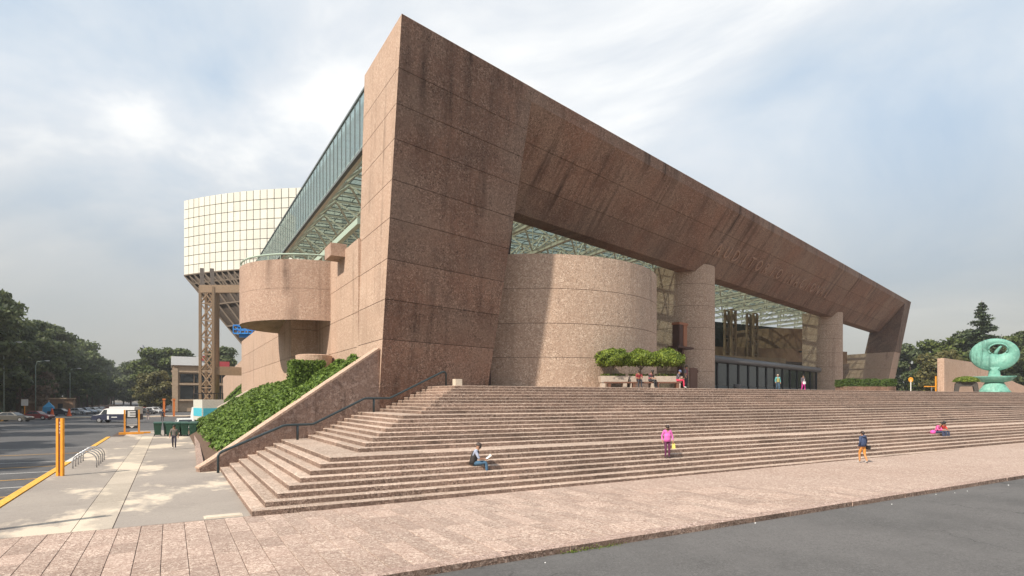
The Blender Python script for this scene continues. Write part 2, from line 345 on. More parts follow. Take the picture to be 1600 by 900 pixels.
# kerb of the street: yellow painted, with one white stretch
kb = struct(link('street_kerb', None))
y = 10.8
for i in range(26):
    y1 = y + 1.95
    q = MB(); q.box(-4.72,-4.45,y+0.006,min(y1,61.4)-0.006,-0.3,0.02)
    q.build('kerb_stone', M['whitep'] if 37 < y < 43.5 else M['yellow'], kb); y = y1
    if y > 61: break
# front kerb along the road
fk = struct(link('road_kerb', None))
x = -14.0
while x < 120:
    ln = 1.55 if x < 30 else 6
    q = MB(); z0, z1 = pave_z(x), pave_z(x+ln); j = rnd.uniform(-0.012, 0.012); e = 0.006
    ring = lambda xx, z: [(xx,10.75+j,z-0.4),(xx,10.755+j,z-0.015),(xx,10.79+j,z+0.006),(xx,11.05,z+0.006),(xx,11.05,z-0.4)]
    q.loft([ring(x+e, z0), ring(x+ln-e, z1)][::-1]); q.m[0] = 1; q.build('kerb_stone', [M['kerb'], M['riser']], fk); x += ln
# paving in front of the steps: single tiles nearby, joined further off
pv = struct(link('pavement', None))
b = MB()
for x0, x1 in ((-14,2),(2,60),(60,120)):
    b.face([(x0,11,pave_z(x0)-0.02),(x1,11,pave_z(x1)-0.02),(x1,18.4,pave_z(x1)-0.02),(x0,18.4,pave_z(x0)-0.02)])
b.build('mortar_bed', flat('mortar', (0.13,0.095,0.078), 0.95, vary=0.25), pv)
TX, TY = 0.48, 0.99
rows = [11.06 + TY*i for i in range(7)]
cells = []
for ri, ty in enumerate(rows):
    d1 = TY if ri < 6 else 18.0 - ty
    x = -13.6
    while x < 110:
        cells.append((x, ty, d1)); x += TX
def tdist(c): return (c[0]*0.5 + c[1]*0.866)
vis = sorted([c for c in cells if 0.866*c[0]-0.5*c[1] > -0.93*tdist(c) and tdist(c) > 10.2], key=tdist)
near = set(vis[:290])
tm = None
def tile_mesh(mb, x0, x1, y0, y1, z0, z1, ch=0.005):
    za = lambda xx: z0 + (z1-z0)*(xx-x0)/(x1-x0)
    bot = [(x0,y0,za(x0)-0.05),(x1,y0,za(x1)-0.05),(x1,y1,za(x1)-0.05),(x0,y1,za(x0)-0.05)]
    mid = [(p[0],p[1],p[2]+0.05-ch) for p in bot]
    top = [(x0+ch,y0+ch,za(x0)),(x1-ch,y0+ch,za(x1)),(x1-ch,y1-ch,za(x1)),(x0+ch,y1-ch,za(x0))]
    mb.loft([bot, mid, top])
shared = {}
far = MB()
for c in cells:
    g = 0.012
    if c in near:
        key = round(c[2], 3)
        if key not in shared:
            q = MB(); tile_mesh(q, g/2, TX-g/2, g/2, c[2]-g/2, 0, 0); shared[key] = q.mesh('paving_tile', M['tile'])
        o = link('paving_tile', shared[key], pv, (c[0], c[1], pave_z(c[0]+TX/2) + rnd.uniform(-0.003, 0.003)))
        o.rotation_euler = (rnd.uniform(-0.003,0.003), rnd.uniform(-0.003,0.003), 0)
    else:
        tile_mesh(far, c[0]+g/4, c[0]+TX-g/4, c[1]+g/4, c[1]+c[2]-g/4, pave_z(c[0]), pave_z(c[0]+TX), 0.004)
o = far.build('distant_paving_tiles', M['tile'], pv); o['kind'] = 'stuff'
# street markings
mk = struct(link('street_markings', None))
for i, yy in enumerate((26.2,28.9,31.6,34.4,37.2,40.0,45.5,51.0)):
    patch('bay_line', [(-10.2,yy),(-4.9,yy+0.2),(-4.9,yy+0.32),(-10.2,yy+0.13)], M['yellow'] if i%2==0 else M['whitep'], mk, -0.112)
for x0,x1,yy in ((-15.5,-11.5,52),(-24,-20,64),(-16,-11,84),(-30,-26,58)):
    patch('lane_line', [(x0,yy),(x1,yy),(x1,yy+0.5),(x0,yy+0.5)], M['whitep'], mk, -0.112)
# far verge in front of the trees, the walk round the far lot
b = MB(); b.box(-60,-22.5,60,400,-0.4,0.04); struct(b.build('tree_verge', M['soil']))
b = MB(); b.box(-60,-22.3,59.6,135,-0.4,0.02); b.box(-22.4,-22.1,59.6,135,-0.4,0.055); struct(b.build('verge_kerb', M['yellow']))
b = MB(); b.box(-22,4,128,133,-0.4,0.03); struct(b.build('sandy_island', M['cream']))

# ------------------------------------------------------------ staircase
r_, t_, L_ = 0.16, 0.392, 1.345
stair = struct(link('staircase', None))
ey, ex = 17.87, 1.97
steps = []
for n in range(1, 26):
    td = L_ if n in (8, 16) else (t_ if n < 25 else 1.2)
    steps.append((n, ex, ey, td)); ex += td; ey += td
def fac_y(x): return A.y + (x - A.x) * math.tan(TH)
def slab(x0, x1, y0, y1, z1, lip):
    """stone slab with eased arris; lip: 'f' front edge or 'l' left edge (or both)"""
    q = MB(); h = r_ + 0.02; c = 0.018
    xa = x0 + (c if 'l' in lip else 0.0015); ya = y0 + (c if 'f' in lip else 0.0015)
    bot = [(x0,y0,z1-h),(x1,y0,z1-h),(x1,y1,z1-h),(x0,y1,z1-h)]
    mid = [(x0,y0,z1-c),(x1,y0,z1-c),(x1,y1,z1-c),(x0,y1,z1-c)]
    top = [(xa,ya,z1),(x1-0.0015,ya,z1),(x1-0.0015,y1,z1),(xa,y1,z1)]
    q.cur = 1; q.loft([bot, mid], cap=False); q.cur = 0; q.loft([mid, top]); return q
XE = 96.0
for n, sx, sy, td in steps:
    z = n * r_
    base_len = 2.9 if n <= 8 else (4.3 if n <= 16 else 7.0)
    yb = sy + td + 0.10
    x = sx; first = True
    while x < XE:
        ln = base_len * rnd.uniform(0.75, 1.25)
        if x > 40: ln = XE - x
        if XE - (x+ln) < 1: ln = XE - x
        g = 0.009
        jz = rnd.uniform(-0.005, 0.003)
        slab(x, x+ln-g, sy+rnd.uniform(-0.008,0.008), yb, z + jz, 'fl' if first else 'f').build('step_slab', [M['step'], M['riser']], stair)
        x += ln; first = False
    # side flight
    yend = fac_y(sx) + 0.12; y = yb
    bs = yend - 0.95
    cuts = [y]
    while cuts[-1] < bs - 1.6: cuts.append(cuts[-1] + rnd.uniform(2.4, 3.6))
    cuts = [c for c in cuts if c < bs - 0.5] + [bs, yend + 0.15]
    for a_, b_ in zip(cuts[:-1], cuts[1:]):
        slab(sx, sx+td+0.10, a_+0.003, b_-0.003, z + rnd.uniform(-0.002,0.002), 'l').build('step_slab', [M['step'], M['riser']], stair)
# core below the slabs and the raised platform
b = MB()
b.prism([(13.4,29.5),(140,29.5),(140,92),(10.6,92),(10.6,38),(13.4,33.4)], -0.5, 3.99)
struct(b.build('platform', M['tile']))
b = MB(); b.box(13.5,13.9,29.55,29.95,4.0,4.36)
tag(b.build('stone_block', M['cream']), 'small pale square stone block at the top corner of the steps', 'block')

# ------------------------------------------------------------ portal: left pylon, beam, right leg
portal = thing('concrete_portal', 'huge leaning pinkish brown concrete portal with carved lettering on its beam', 'building', W(0,0,0))
def PB(mb, name, mat, parent=None, smooth=False): 
    o = mb.build(name, mat, None, smooth); o.parent = parent or portal
    o.matrix_parent_inverse = Matrix.Translation(-Vector((parent or portal).location)) if (parent or portal).parent is None else Matrix.Identity(4)
    return o
def pyl_ring(z, inset=0.0):
    wf = front_w(z) + inset; i = inset
    fl = W(0.0 + i, wf, z); sr = 8.36 + (z - 4.25) * 0.1115 - i
    fr = W(sr, wf, z); br = W(sr + 3.6, 3.8 - i, z)
    return [fl, fr, br, (br[0]-0.2, 37.3 - i, z), (fl[0], 37.3 - i, z)]
zs = [2.2, 6.6, 8.8, 11.0, 13.2, 15.25, 17.4, 19.25, 21.1, 23.9]
gap = 0.016
for i in range(len(zs)-1):
    q = MB(); z0, z1 = zs[i] + (gap if i else 0), zs[i+1] - (gap if i < len(zs)-2 else 0)
    if i == len(zs)-2:
        q.loft([pyl_ring(z0), pyl_ring(z1-0.05), pyl_ring(z1, 0.05)])
    else: q.loft([pyl_ring(z0), pyl_ring(z1)])
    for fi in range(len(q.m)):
        if fi % 5 == 4 and fi < len(q.m) - 2: q.m[fi] = 1  # left face takes the paler concrete: its sunlight is put into the colour
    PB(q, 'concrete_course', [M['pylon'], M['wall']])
q = MB(); q.loft([pyl_ring(2.2, 0.05), pyl_ring(23.7, 0.05)]); PB(q, 'course_core', M['joint'])
# beam
def s_end(z): return 119.17 + (z - 6.87) * 0.3817
def soff_w(z): return -2.02 + (22.95 - z) * (4.22 / 5.75)
def beam_part(zlo, zhi, top=False, ins=0.0):
    q = MB(); rings = []
    for s_kind in (0, 1):
        def S(z): return 8.6 if s_kind == 0 else s_end(z) + 0.6
        pts = [W(S(zlo), soff_w(zlo)+ins, zlo)]
        if top: pts += [W(S(22.95), -2.02+ins, 22.95), W(S(23.84), -2.10+ins, 23.84), W(S(23.9), -2.04+ins, 23.9), W(S(23.9), 3.8, 23.9)]
        else: pts += [W(S(zhi), soff_w(zhi)+ins, zhi), W(S(zhi), 3.8-ins, zhi)]
        pts += [W(S(zlo), 3.8-ins, zlo)]
        rings.append(pts)
    q.loft(rings[::-1]); return q
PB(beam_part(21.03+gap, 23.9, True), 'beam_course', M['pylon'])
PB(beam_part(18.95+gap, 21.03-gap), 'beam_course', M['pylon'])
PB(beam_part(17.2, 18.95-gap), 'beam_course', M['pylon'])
PB(beam_part(17.6, 22.6, ins=0.05), 'beam_core', M['joint'])
# right leg: upper narrow slab, lower wall running back
def leg_ring(z, off, yb):
    p = W(s_end(z), front_w(z), z); return [(p[0]+off, p[1], z), (p[0]+5, p[1]+1.4, z), (p[0]+5, yb, z), (p[0]+off, yb, z)]
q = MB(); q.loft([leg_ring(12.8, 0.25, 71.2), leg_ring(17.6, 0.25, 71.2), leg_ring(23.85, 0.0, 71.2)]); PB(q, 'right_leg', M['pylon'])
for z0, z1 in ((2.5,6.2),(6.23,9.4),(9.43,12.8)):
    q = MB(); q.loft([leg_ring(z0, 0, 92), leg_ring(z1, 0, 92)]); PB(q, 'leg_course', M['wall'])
# carved letters on the beam's sloping face
LET = 'AUDITORIO NACIONAL'
fdir = Vector((V.x*(-4.22), V.y*(-4.22), 5.75)).normalized()   # up the slope
nrm = U.cross(fdir).normalized()
if nrm.z > 0: nrm = -nrm
for i, ch in enumerate(LET):
    if ch == ' ': continue
    cu = bpy.data.curves.new('letter', 'FONT'); cu.body = ch; cu.size = 1.95; cu.extrude = 0.075; cu.align_x = 'CENTER'; cu.resolution_u = 3
    to = bpy.data.objects.new('tmp', cu); COL.objects.link(to)
    dg = bpy.context.evaluated_depsgraph_get(); me = bpy.data.meshes.new_from_object(to.evaluated_get(dg))
    COL.objects.unlink(to); bpy.data.objects.remove(to)
    me.materials.clear(); me.materials.append(M['letter'])
    s = 43.6 + i * 2.24; zb = 19.15
    base = Vector(W(s, soff_w(zb), zb)) + nrm * 0.05
    mat = Matrix((( U.x, fdir.x, nrm.x, base.x), (U.y, fdir.y, nrm.y, base.y), (U.z, fdir.z, nrm.z, base.z), (0,0,0,1)))
    o = link('letter', me); o.parent = portal; o.matrix_parent_inverse = Matrix.Translation(-portal.location); o.matrix_basis = mat

# stadium columns
def stadium(s, w, z, rr, back, n=20):
    pts = []
    for k in range(n + 1):
        a = math.pi + math.pi * k / n
        pts.append(W(s + rr*math.cos(a), w + rr*math.sin(a), z))
    pts.append(W(s + rr, w + back, z)); pts.append(W(s - rr, w + back, z)); return pts
def column(s, label):
    t = thing('portal_column', label, 'column', W(s, 4.25, 4), 0, 'columns under the beam')
    zc = [3.9, 6.3, 8.7, 11.1, 13.5, 15.9, 18.05]
    for i in range(6):
        q = MB(); q.loft([stadium(s,4.25,zc[i]+gap,3.0,2.5), stadium(s,4.25,zc[i+1]-gap*(i<5),3.0,2.5)]); PB(q, 'concrete_course', M['drum'], t)
    q = MB(); q.loft([stadium(s,4.25,3.9,2.95,2.4), stadium(s,4.25,18,2.95,2.4)]); PB(q, 'course_core', M['joint'], t)
    return t
c1 = column(44.0, 'round-fronted concrete column left of the dark glass entrance')
c2 = column(93.5, 'round-fronted concrete column right of the dark glass entrance')
q = MB(); q.box(-0.25,0.25,-0.06,0.02,0,0.35); o = q.build('wall_notice', M['paper'], None); p = W(92.6, 2.0, 6.1); o.location = (p[0]-0.2, p[1]-0.05, 5.9); o.rotation_euler = (0,0,TH-0.6)
tag(o, 'small white notice fixed to the right column', 'notice')

# ------------------------------------------------------------ big drum
DC = (27.70, 44.37); DR = 10.66
drum = thing('round_drum', 'wide round speckled concrete drum half in shadow beside the pylon', 'building', (*DC, 4))
def circ(cx, cy, rr, z, n=96): return [(cx+rr*math.cos(2*math.pi*k/n), cy+rr*math.sin(2*math.pi*k/n), z) for k in range(n)]
zc = [3.9, 6.2, 8.6, 11.05, 13.48]
for i in range(4):
    q = MB(); q.loft([circ(*DC,DR,zc[i]+gap), circ(*DC,DR,zc[i+1]-gap*(i<3))]); PB(q, 'concrete_course', M['drum'], drum, False)
q = MB(); q.loft([circ(*DC,DR-0.05,3.9), circ(*DC,DR-0.05,13.4)]); PB(q, 'course_core', M['joint'], drum)

# ------------------------------------------------------------ left side wall with bastion, ramp wall
side = thing('side_wall', 'long sunlit pink concrete side wall with a rounded overhanging bastion', 'wall', (10.2, 38, 0))
WX = 10.22
zz = [0.0, 6.55, 8.75, 10.95, 13.35]
for i in range(4):
    q = MB(); z0, z1 = zz[i]+gap, zz[i+1]-(gap if i < 3 else 0)
    q.box(WX, WX+1.2, 37.0, 46.5, z0, z1); PB(q, 'concrete_course', M['wall'], side)
    q = MB(); q.box(WX, WX+1.2, 46.5, 106, z0, min(z1, 12.65) if i < 3 else 11.6); PB(q, 'concrete_course', M['wall'], side)
    if i < 3: q = MB(); q.box(8.2, WX+0.1, 48.8, 86.0, z0, min(z1, 10.85)); PB(q, 'concrete_course', M['wall'], side)
q = MB(); q.box(WX+0.04, WX+1.1, 37.2, 105.9, 0, 11.3); PB(q, 'course_core', M['joint'], side)
q = MB(); q.loft([[(WX+0.2,106.02,0),(WX+1.4,106.02,0),(WX+1.4,150,0),(WX+0.2,150,0)], [(WX+0.2,106.02,9.9),(WX+1.4,106.02,9.9),(WX+1.4,150,8),(WX+0.2,150,8)]])
PB(q, 'lower_wall', M['wall'], side)
# vertical panel seams beyond the bastion
def half(rr, z, n=40, cy=50.0):
    return [(WX+0.35, cy-rr, z)] + [(WX+0.02 - rr*math.sin(math.pi*k/n), cy - rr*math.cos(math.pi*k/n), z) for k in range(n+1)] + [(WX+0.35, cy+rr, z)]
q = MB(); q.loft([half(2.4,9.75), half(5.2,9.08), half(5.6,9.0), half(5.6,11.3-gap)]); PB(q, 'bastion', M['bastion'], side)
q = MB(); q.loft([half(5.6,11.3), half(5.6,13.38)]); PB(q, 'bastion', M['bastion'], side)
q = MB()
for k in range(17):
    a = math.pi*(k+0.5)/17; x, y = WX - 5.45*math.sin(a), 50 - 5.45*math.cos(a); q.bar((x,y,13.36),(x,y,13.75),0.06,0.06)
q.tube([(WX - 5.45*math.sin(math.pi*k/40), 50 - 5.45*math.cos(math.pi*k/40), 13.78) for k in range(41)], 0.07, 6); PB(q, 'bastion_rail', col('rail_green',(0.36,0.45,0.37)), side)
q = MB(); q.loft([[(WX+0.1,yy,z_) for yy,z_ in ring] for ring in ([(40.2,12.85),(42.0,12.85),(42.0,13.7),(40.2,13.7)],)] + [[(WX-0.95,yy,z_) for yy,z_ in ([(40.2,12.85),(42.0,12.85),(42.0,13.7),(40.2,13.7)])]]); PB(q, 'water_spout', M['bastion'], side)
# low round planter under the bastion
q = MB(); q.loft([circ(8.9,43.7,1.25,3.8,28), circ(8.9,43.7,1.25,6.35,28), circ(8.9,43.7,1.1,6.4,28)])
tag(q.build('round_planter', M['wall']), 'low round concrete planter under the bastion behind a clipped bush', 'planter')

# ramp wall in the facade plane
rampw = thing('ramp_wall', 'grey brown sloping concrete wall between the side steps and the ivy bank', 'wall', W(-9.2,0,0))
def RW(s, w): return W(s, w, 0)
q = MB()
prof = [(-9.35,-0.3),(-9.35,0.16),(-9.0,0.30),(0.02,6.02),(0.02,-0.3)]
q.loft([[W(s,0.02,z) for s,z in prof], [W(s,0.50,z) for s,z in prof]]); PB(q, 'wall_body', M['ramp'], rampw)
prof = [(-9.38,0.15),(-9.38,0.22),(-9.02,0.42),(0.0,6.14),(0.0,6.02),(-9.0,0.30)]
q = MB(); q.loft([[W(s,0.0,z) for s,z in prof], [W(s,0.54,z) for s,z in prof]]); PB(q, 'coping', M['wall'], rampw)
# handrail
hr = thing('handrail', 'dark tubular handrail climbing beside the side steps', 'handrail', W(-8.87,-0.75,0))
kp = [(-8.85,0.0),(-8.85,0.74),(-8.80,0.86),(-8.66,0.94),(-5.9,1.98),(-5.7,2.01),(-4.45,2.01),(-4.3,2.04),(-1.5,3.26),(-1.35,3.30),(0.10,3.30),(0.25,3.34),(3.85,4.86),(4.0,4.89),(4.12,4.86),(4.18,4.76),(4.18,4.0)]
q = MB(); q.tube([W(s,-0.75,z) for s,z in kp], 0.062, 8); PB(q, 'rail', M['rail'], hr, True)
for s, z0, z1 in ((-5.17,1.28,2.0),(-0.86,2.56,3.28)):
    q = MB(); q.tube([W(s,-0.75,z0), W(s,-0.75,z1)], 0.06, 8); PB(q, 'post', M['rail'], hr, True)

# ------------------------------------------------------------ glass roof
roof = thing('glass_roof', 'triangular greenish glass roof on cream steel trusses behind the portal', 'roof', (10.8, 38, 19.4))
def beam_back_y(x): return A.y + (x - A.x)*math.tan(TH) + 3.85/math.cos(TH)
YR = 86.0
xs = [11.0 + 6.0*i for i in range(20)]
for i, x in enumerate(xs):
    y0 = max(37.6, beam_back_y(x)); q = MB()
    if YR - y0 < 4: continue
    q.bar((x,y0,19.55),(x,YR,19.55),0.40,0.42); q.bar((x,y0,22.5),(x,YR,22.5),0.2,0.22)
    k = 0; yn = YR
    while yn > y0:
        for dx in (-3,3):
            for dy in (-2.5,2.5):
                if yn+dy > y0 and yn+dy < YR and 10.8 <= x+dx: q.bar((x,yn,19.6),(x+dx,yn+dy,22.5),0.15,0.15)
        q.bar((x,yn,19.6),(x,yn,22.5),0.08,0.08)
        yn -= 5
    PB(q, 'roof_truss', M['truss'], roof)
q = MB(); k = 0; yn = YR - 2.5
while yn > 38:
    xe = min(125, A.x + (yn - A.y - 4.0)/math.tan(TH)); q.bar((10.9,yn,22.52),(max(11.2,xe),yn,22.52),0.12,0.16); yn -= 2.5
o = PB(q, 'purlins', M['truss'], roof); o['kind'] = 'stuff'
q = MB(); yn = YR - 1.25
while yn > 38:
    xe = min(125, A.x + (yn - A.y - 4.0)/math.tan(TH)); q.bar((10.9,yn,22.66),(max(11.2,xe),yn,22.66),0.07,0.07); yn -= 1.25
for i in range(76):
    x = 11 + i*1.5
    if YR - beam_back_y(x) > 1: q.bar((x,max(37.6,beam_back_y(x)),22.68),(x,YR,22.68),0.06,0.06)
o = PB(q, 'glazing_bars', M['mull'], roof); o['kind'] = 'stuff'
for i, x in enumerate(xs[:-1]):
    x1 = x + 6; y0, y1 = max(37.5, beam_back_y(x)), max(37.5, beam_back_y(x1))
    q = MB(); q.loft([[(x+0.02,y0,22.72),(x1-0.02,y1,22.72),(x1-0.02,YR,22.72),(x+0.02,YR,22.72)],[(x+0.02,y0,22.75),(x1-0.02,y1,22.75),(x1-0.02,YR,22.75),(x+0.02,YR,22.75)]])
    PB(q, 'roof_pane', M['glassr'], roof)
# glazed edge over the side wall
q = MB(); q.bar((10.8,37.3,19.4),(10.8,93,19.4),0.22,0.24); q.bar((10.55,37.3,19.1),(10.55,93,19.1),0.12,0.14); PB(q, 'gutter', M['mull'], roof)
q = MB(); q.bar((10.8,37.3,23.15),(10.8,93,23.15),0.16,0.14); PB(q, 'edge_cap', M['mull'], roof)
pane = MB(); pane.box(-0.012,0.012,0.03,1.17,19.5,23.1); pme = pane.mesh('edge_pane', M['glasse'])
mul = MB(); mul.box(-0.04,0.04,-0.03,0.03,19.5,23.1); mme = mul.mesh('mullion', M['mull'])
for i in range(46):
    for nm, me in (('edge_pane', pme), ('mullion', mme)):
        o = link(nm, me, roof, (0, 37.5 - 38 + i*1.2, -19.4))
q = MB(); q.bar((10.75,38.5,14.9),(10.75,92,14.9),0.35,0.4); PB(q, 'edge_beam', col('rail_green',(0.36,0.45,0.37)), roof)

# ------------------------------------------------------------ entrance screen between the columns
scr = thing('entrance_screen', 'dark glass entrance screen with grey rounded canopy between the columns', 'entrance', W(47,3.5,4))
npan = 13; s0, s1 = 46.9, 87.2; dsn = (s1-s0)/npan
for i in range(npan):
    q = MB(); a, c = s0+i*dsn+0.18, s0+(i+1)*dsn-0.18
    q.loft([[W(a,3.5,4.9),W(c,3.5,4.9),W(c,3.6,4.9),W(a,3.6,4.9)],[W(a,3.5,7.7),W(c,3.5,7.7),W(c,3.6,7.7),W(a,3.6,7.7)]]); PB(q, 'glass_pane', M['dglass'], scr)
    q = MB(); q.loft([[W(a,3.47,4.0),W(c,3.47,4.0),W(c,3.6,4.0),W(a,3.6,4.0)],[W(a,3.47,4.88),W(c,3.47,4.88),W(c,3.6,4.88),W(a,3.6,4.88)]]); PB(q, 'kick_panel', col('kick_grey',(0.10,0.11,0.11)), scr)
for i in range(npan+1):
    q = MB(); a = s0+i*dsn
    q.loft([[W(a-0.17,3.40,4),W(a+0.17,3.40,4),W(a+0.17,3.65,4),W(a-0.17,3.65,4)],[W(a-0.17,3.40,7.75),W(a+0.17,3.40,7.75),W(a+0.17,3.65,7.75),W(a-0.17,3.65,7.75)]]); PB(q, 'fin', col('fin_black',(0.012,0.012,0.013),0.8), scr)
q = MB(); q.tube([W(s0-0.5,3.3,8.05),W(s1+0.8,3.3,8.05)], 0.42, 14); PB(q, 'canopy', col('canopy_grey',(0.13,0.13,0.135),0.4), scr, True)

# ------------------------------------------------------------ foyer building under the roof
foy = thing('foyer_building', 'brown concrete foyer with galleries and dark recesses under the glass roof', 'building', (90,80,4))
q = MB(); q.box(12,125,86,87,4,19.4); PB(q, 'back_wall', M['dglass'], foy)
q = MB(); q.loft([circ(112,83.5,8.2,12.4,48), circ(112,83.5,8.2,17.6,48)]); PB(q, 'upper_drum', M['brown'], foy)
q = MB()
gl = [(80,79.0,13.0),(88,76.5,13.0),(97,74.6,13.0),(112,73.2,13.2),(124,73,13.2)]
lo = 10.6
ring1 = [(x,y,z) for x,y,z in gl] + [(x,y+1,z) for x,y,z in gl[::-1]]
ring0 = [(x,y,lo) for x,y,z in gl] + [(x,y+1,lo) for x,y,z in gl[::-1]]
q.loft([ring0, ring1]); PB(q, 'gallery_parapet', M['brown'], foy)
q = MB(); q.box(100,124,76.5,77,4,10.5); PB(q, 'lower_wall', M['tan'], foy)
q = MB(); q.box(84,124,73.8,84,10.2,10.6); PB(q, 'gallery_floor', M['dsteel'], foy)
for k in range(9): q = MB(); q.box(108.2+k*1.5,108.6+k*1.5,73.0,73.3,12.45,12.8); PB(q, 'parapet_slot', M['black'], foy)
def lattice(mb, x, y, z0, z1, w, d, nseg, ang=0.0, chord=0.28, lace=0.09):
    ca, sa = math.cos(ang), math.sin(ang)
    def T(a, c, z): return (x + a*ca - c*sa, y + a*sa + c*ca, z)
    for a in (-w/2, w/2):
        for c in (-d/2, d/2): mb.bar(T(a,c,z0), T(a,c,z1), chord, chord)
    h = (z1-z0)/nseg
    for i in range(nseg):
        za, zb = z0+i*h, z0+(i+1)*h
        for c in (-d/2, d/2):
            mb.bar(T(-w/2,c,za), T(w/2,c,zb), lace, lace); mb.bar(T(w/2,c,za), T(-w/2,c,zb), lace, lace); mb.bar(T(-w/2,c,zb), T(w/2,c,zb), lace, lace)
for (x, y) in ((88.3,73.5),(95.6,74.5),(62,70)):
    q = MB(); lattice(q, x, y, 4, 19.4, 1.9, 1.2, 6, 0.3, 0.34, 0.19); PB(q, 'lattice_post', M['steel'], foy)
q = MB(); q.box(64,100,70.5,71,9.6,10.8); PB(q, 'walkway_beam', M['steel'], foy)
for (x0,z0,x1,z1) in ((80,10.8,86,17.5),(80,17.5,86,17.5),(74,10.8,80,17.5)):
    q = MB(); q.bar((x0,78,z0),(x1,78,z1),0.3,0.3); PB(q, 'brace', M['steel'], foy)

# ------------------------------------------------------------ auditorium volume with cream panels
aud = thing('auditorium_block', 'curved cream panelled auditorium block raised on steel behind the roof', 'building', (10,105,24))
AC = (52.2, 144.7); AR = 60.0
a0 = math.atan2(111.9-AC[1], 2.0-AC[0]) % (2*math.pi)
dA = 1.21/AR
def AP(r, a, z): return (AC[0]+r*math.cos(a), AC[1]+r*math.sin(a), z)
NCOL = 34; rowh = 1.54; Z0 = 23.7
for i in range(NCOL):
    for j in range(8):
        if i > 23 and j < 5: continue
        q = MB(); g = 0.055/AR; aa, ab = a0+i*dA+g, a0+(i+1)*dA-g; za, zb = Z0+j*rowh+0.05, Z0+(j+1)*rowh-0.05
        q.loft([[AP(AR,aa,za),AP(AR,ab,za),AP(AR-0.08,ab,za),AP(AR-0.08,aa,za)],[AP(AR,aa,zb),AP(AR,ab,zb),AP(AR-0.08,ab,zb),AP(AR-0.08,aa,zb)]])
        PB(q, 'cream_panel', M['panel'], aud)
ring = [AP(AR-0.12, a0+i*dA, 0) for i in range(NCOL+1)] + [AP(AR-25, a0+i*dA, 0) for i in range(NCOL, -1, -1)]
q = MB(); q.loft([[(x,y,Z0+0.02) for x,y,_ in ring], [(x,y,Z0+8*rowh-0.02) for x,y,_ in ring]]); PB(q, 'block_core', M['gap'], aud)
# raked underside
q = MB(); top = [AP(AR-0.2, a0+i*dA, Z0-0.05) for i in range(NCOL+1)]
bot = [(10.6+ (x-2)*0.55, y-4.5 + 0.0*x, 12.0) for x, y, _ in top]
q.loft([bot[:14]+[(x+14,y+16,12) for x,y,_ in bot[:14][::-1]], top[:14]+[(x+20,y+22,Z0-0.05) for x,y,_ in top[:14][::-1]]]); PB(q, 'raked_underside', M['dsteel'], aud)
q = MB()
for i in range(0, 14, 2):
    q.bar(Vector(top[i])+Vector((-0.1,-0.2,0)), Vector(bot[i])+Vector((-0.1,-0.2,0)), 0.22, 0.22)
for f_ in (0.0,0.12,0.42,0.72):
    pts = [tuple(Vector(top[i]).lerp(Vector(bot[i]), f_)+Vector((-0.12,-0.25,0))) for i in range(14)]
    for p_, n_ in zip(pts[:-1], pts[1:]): q.bar(p_, n_, 0.16, 0.2)
pts = [(Vector(top[i]).lerp(Vector(bot[i]), 0.02), Vector(top[i]).lerp(Vector(bot[i]), 0.28)) for i in range(14)]
for i in range(13): q.bar(pts[i][0]+Vector((-0.2,-0.3,0)), pts[i+1][1]+Vector((-0.2,-0.3,0)), 0.16, 0.16); q.bar(pts[i][1]+Vector((-0.2,-0.3,0)), pts[i+1][0]+Vector((-0.2,-0.3,0)), 0.16, 0.16)
PB(q, 'underside_trusses', col('truss_brown',(0.15,0.115,0.085)), aud)
stw = thing('steel_tower', 'tall brown lattice steel tower carrying the auditorium block', 'tower', (4.6,95.5,0))
q = MB(); lattice(q, 4.55, 95.6, 0, 19.4, 1.75, 0.25, 8, -0.35, 0.34, 0.13); PB(q, 'lattice_face', M['steel'], stw)
q = MB(); q.loft([[(5.45,95.15,0),(5.65,95.1,0),(6.3,97.2,0),(6.1,97.25,0)],[(5.45,95.15,19.4),(5.65,95.1,19.4),(6.3,97.2,19.4),(6.1,97.25,19.4)]]); PB(q, 'side_plate', M['steel'], stw)
q = MB(); lattice(q, 5.3, 97.2, 0, 19.4, 1.6, 0.25, 8, -0.35, 0.3, 0.1); PB(q, 'lattice_face', M['steel'], stw)
q = MB(); q.bar((3.7,95.9,19.0),(16,92.5,19.6),0.6,1.1); PB(q, 'cross_beam', M['steel'], stw)
q = MB(); q.bar((4.0,95.8,19.4),(4.0,97.5,22.2),0.5,0.5); q.bar((5.3,95.4,19.4),(5.3,97,22.2),0.5,0.5); PB(q, 'strut', M['dsteel'], stw)
q = MB(); q.bar((5.6,95.5,7.3),(10.3,95.5,7.3),0.5,1.2); PB(q, 'tie_beam', M['steel'], stw)
q = MB(); q.box(3.4,6.8,94.6,98,0,2.3); PB(q, 'footing', M['tan'], stw)
q = MB(); q.tube([(9.9,98.5,0),(9.9,98.5,13)],0.22,8); tag(q.build('drain_pipe', M['dsteel']), 'dark vertical drain pipe on the far side wall', 'pipe')
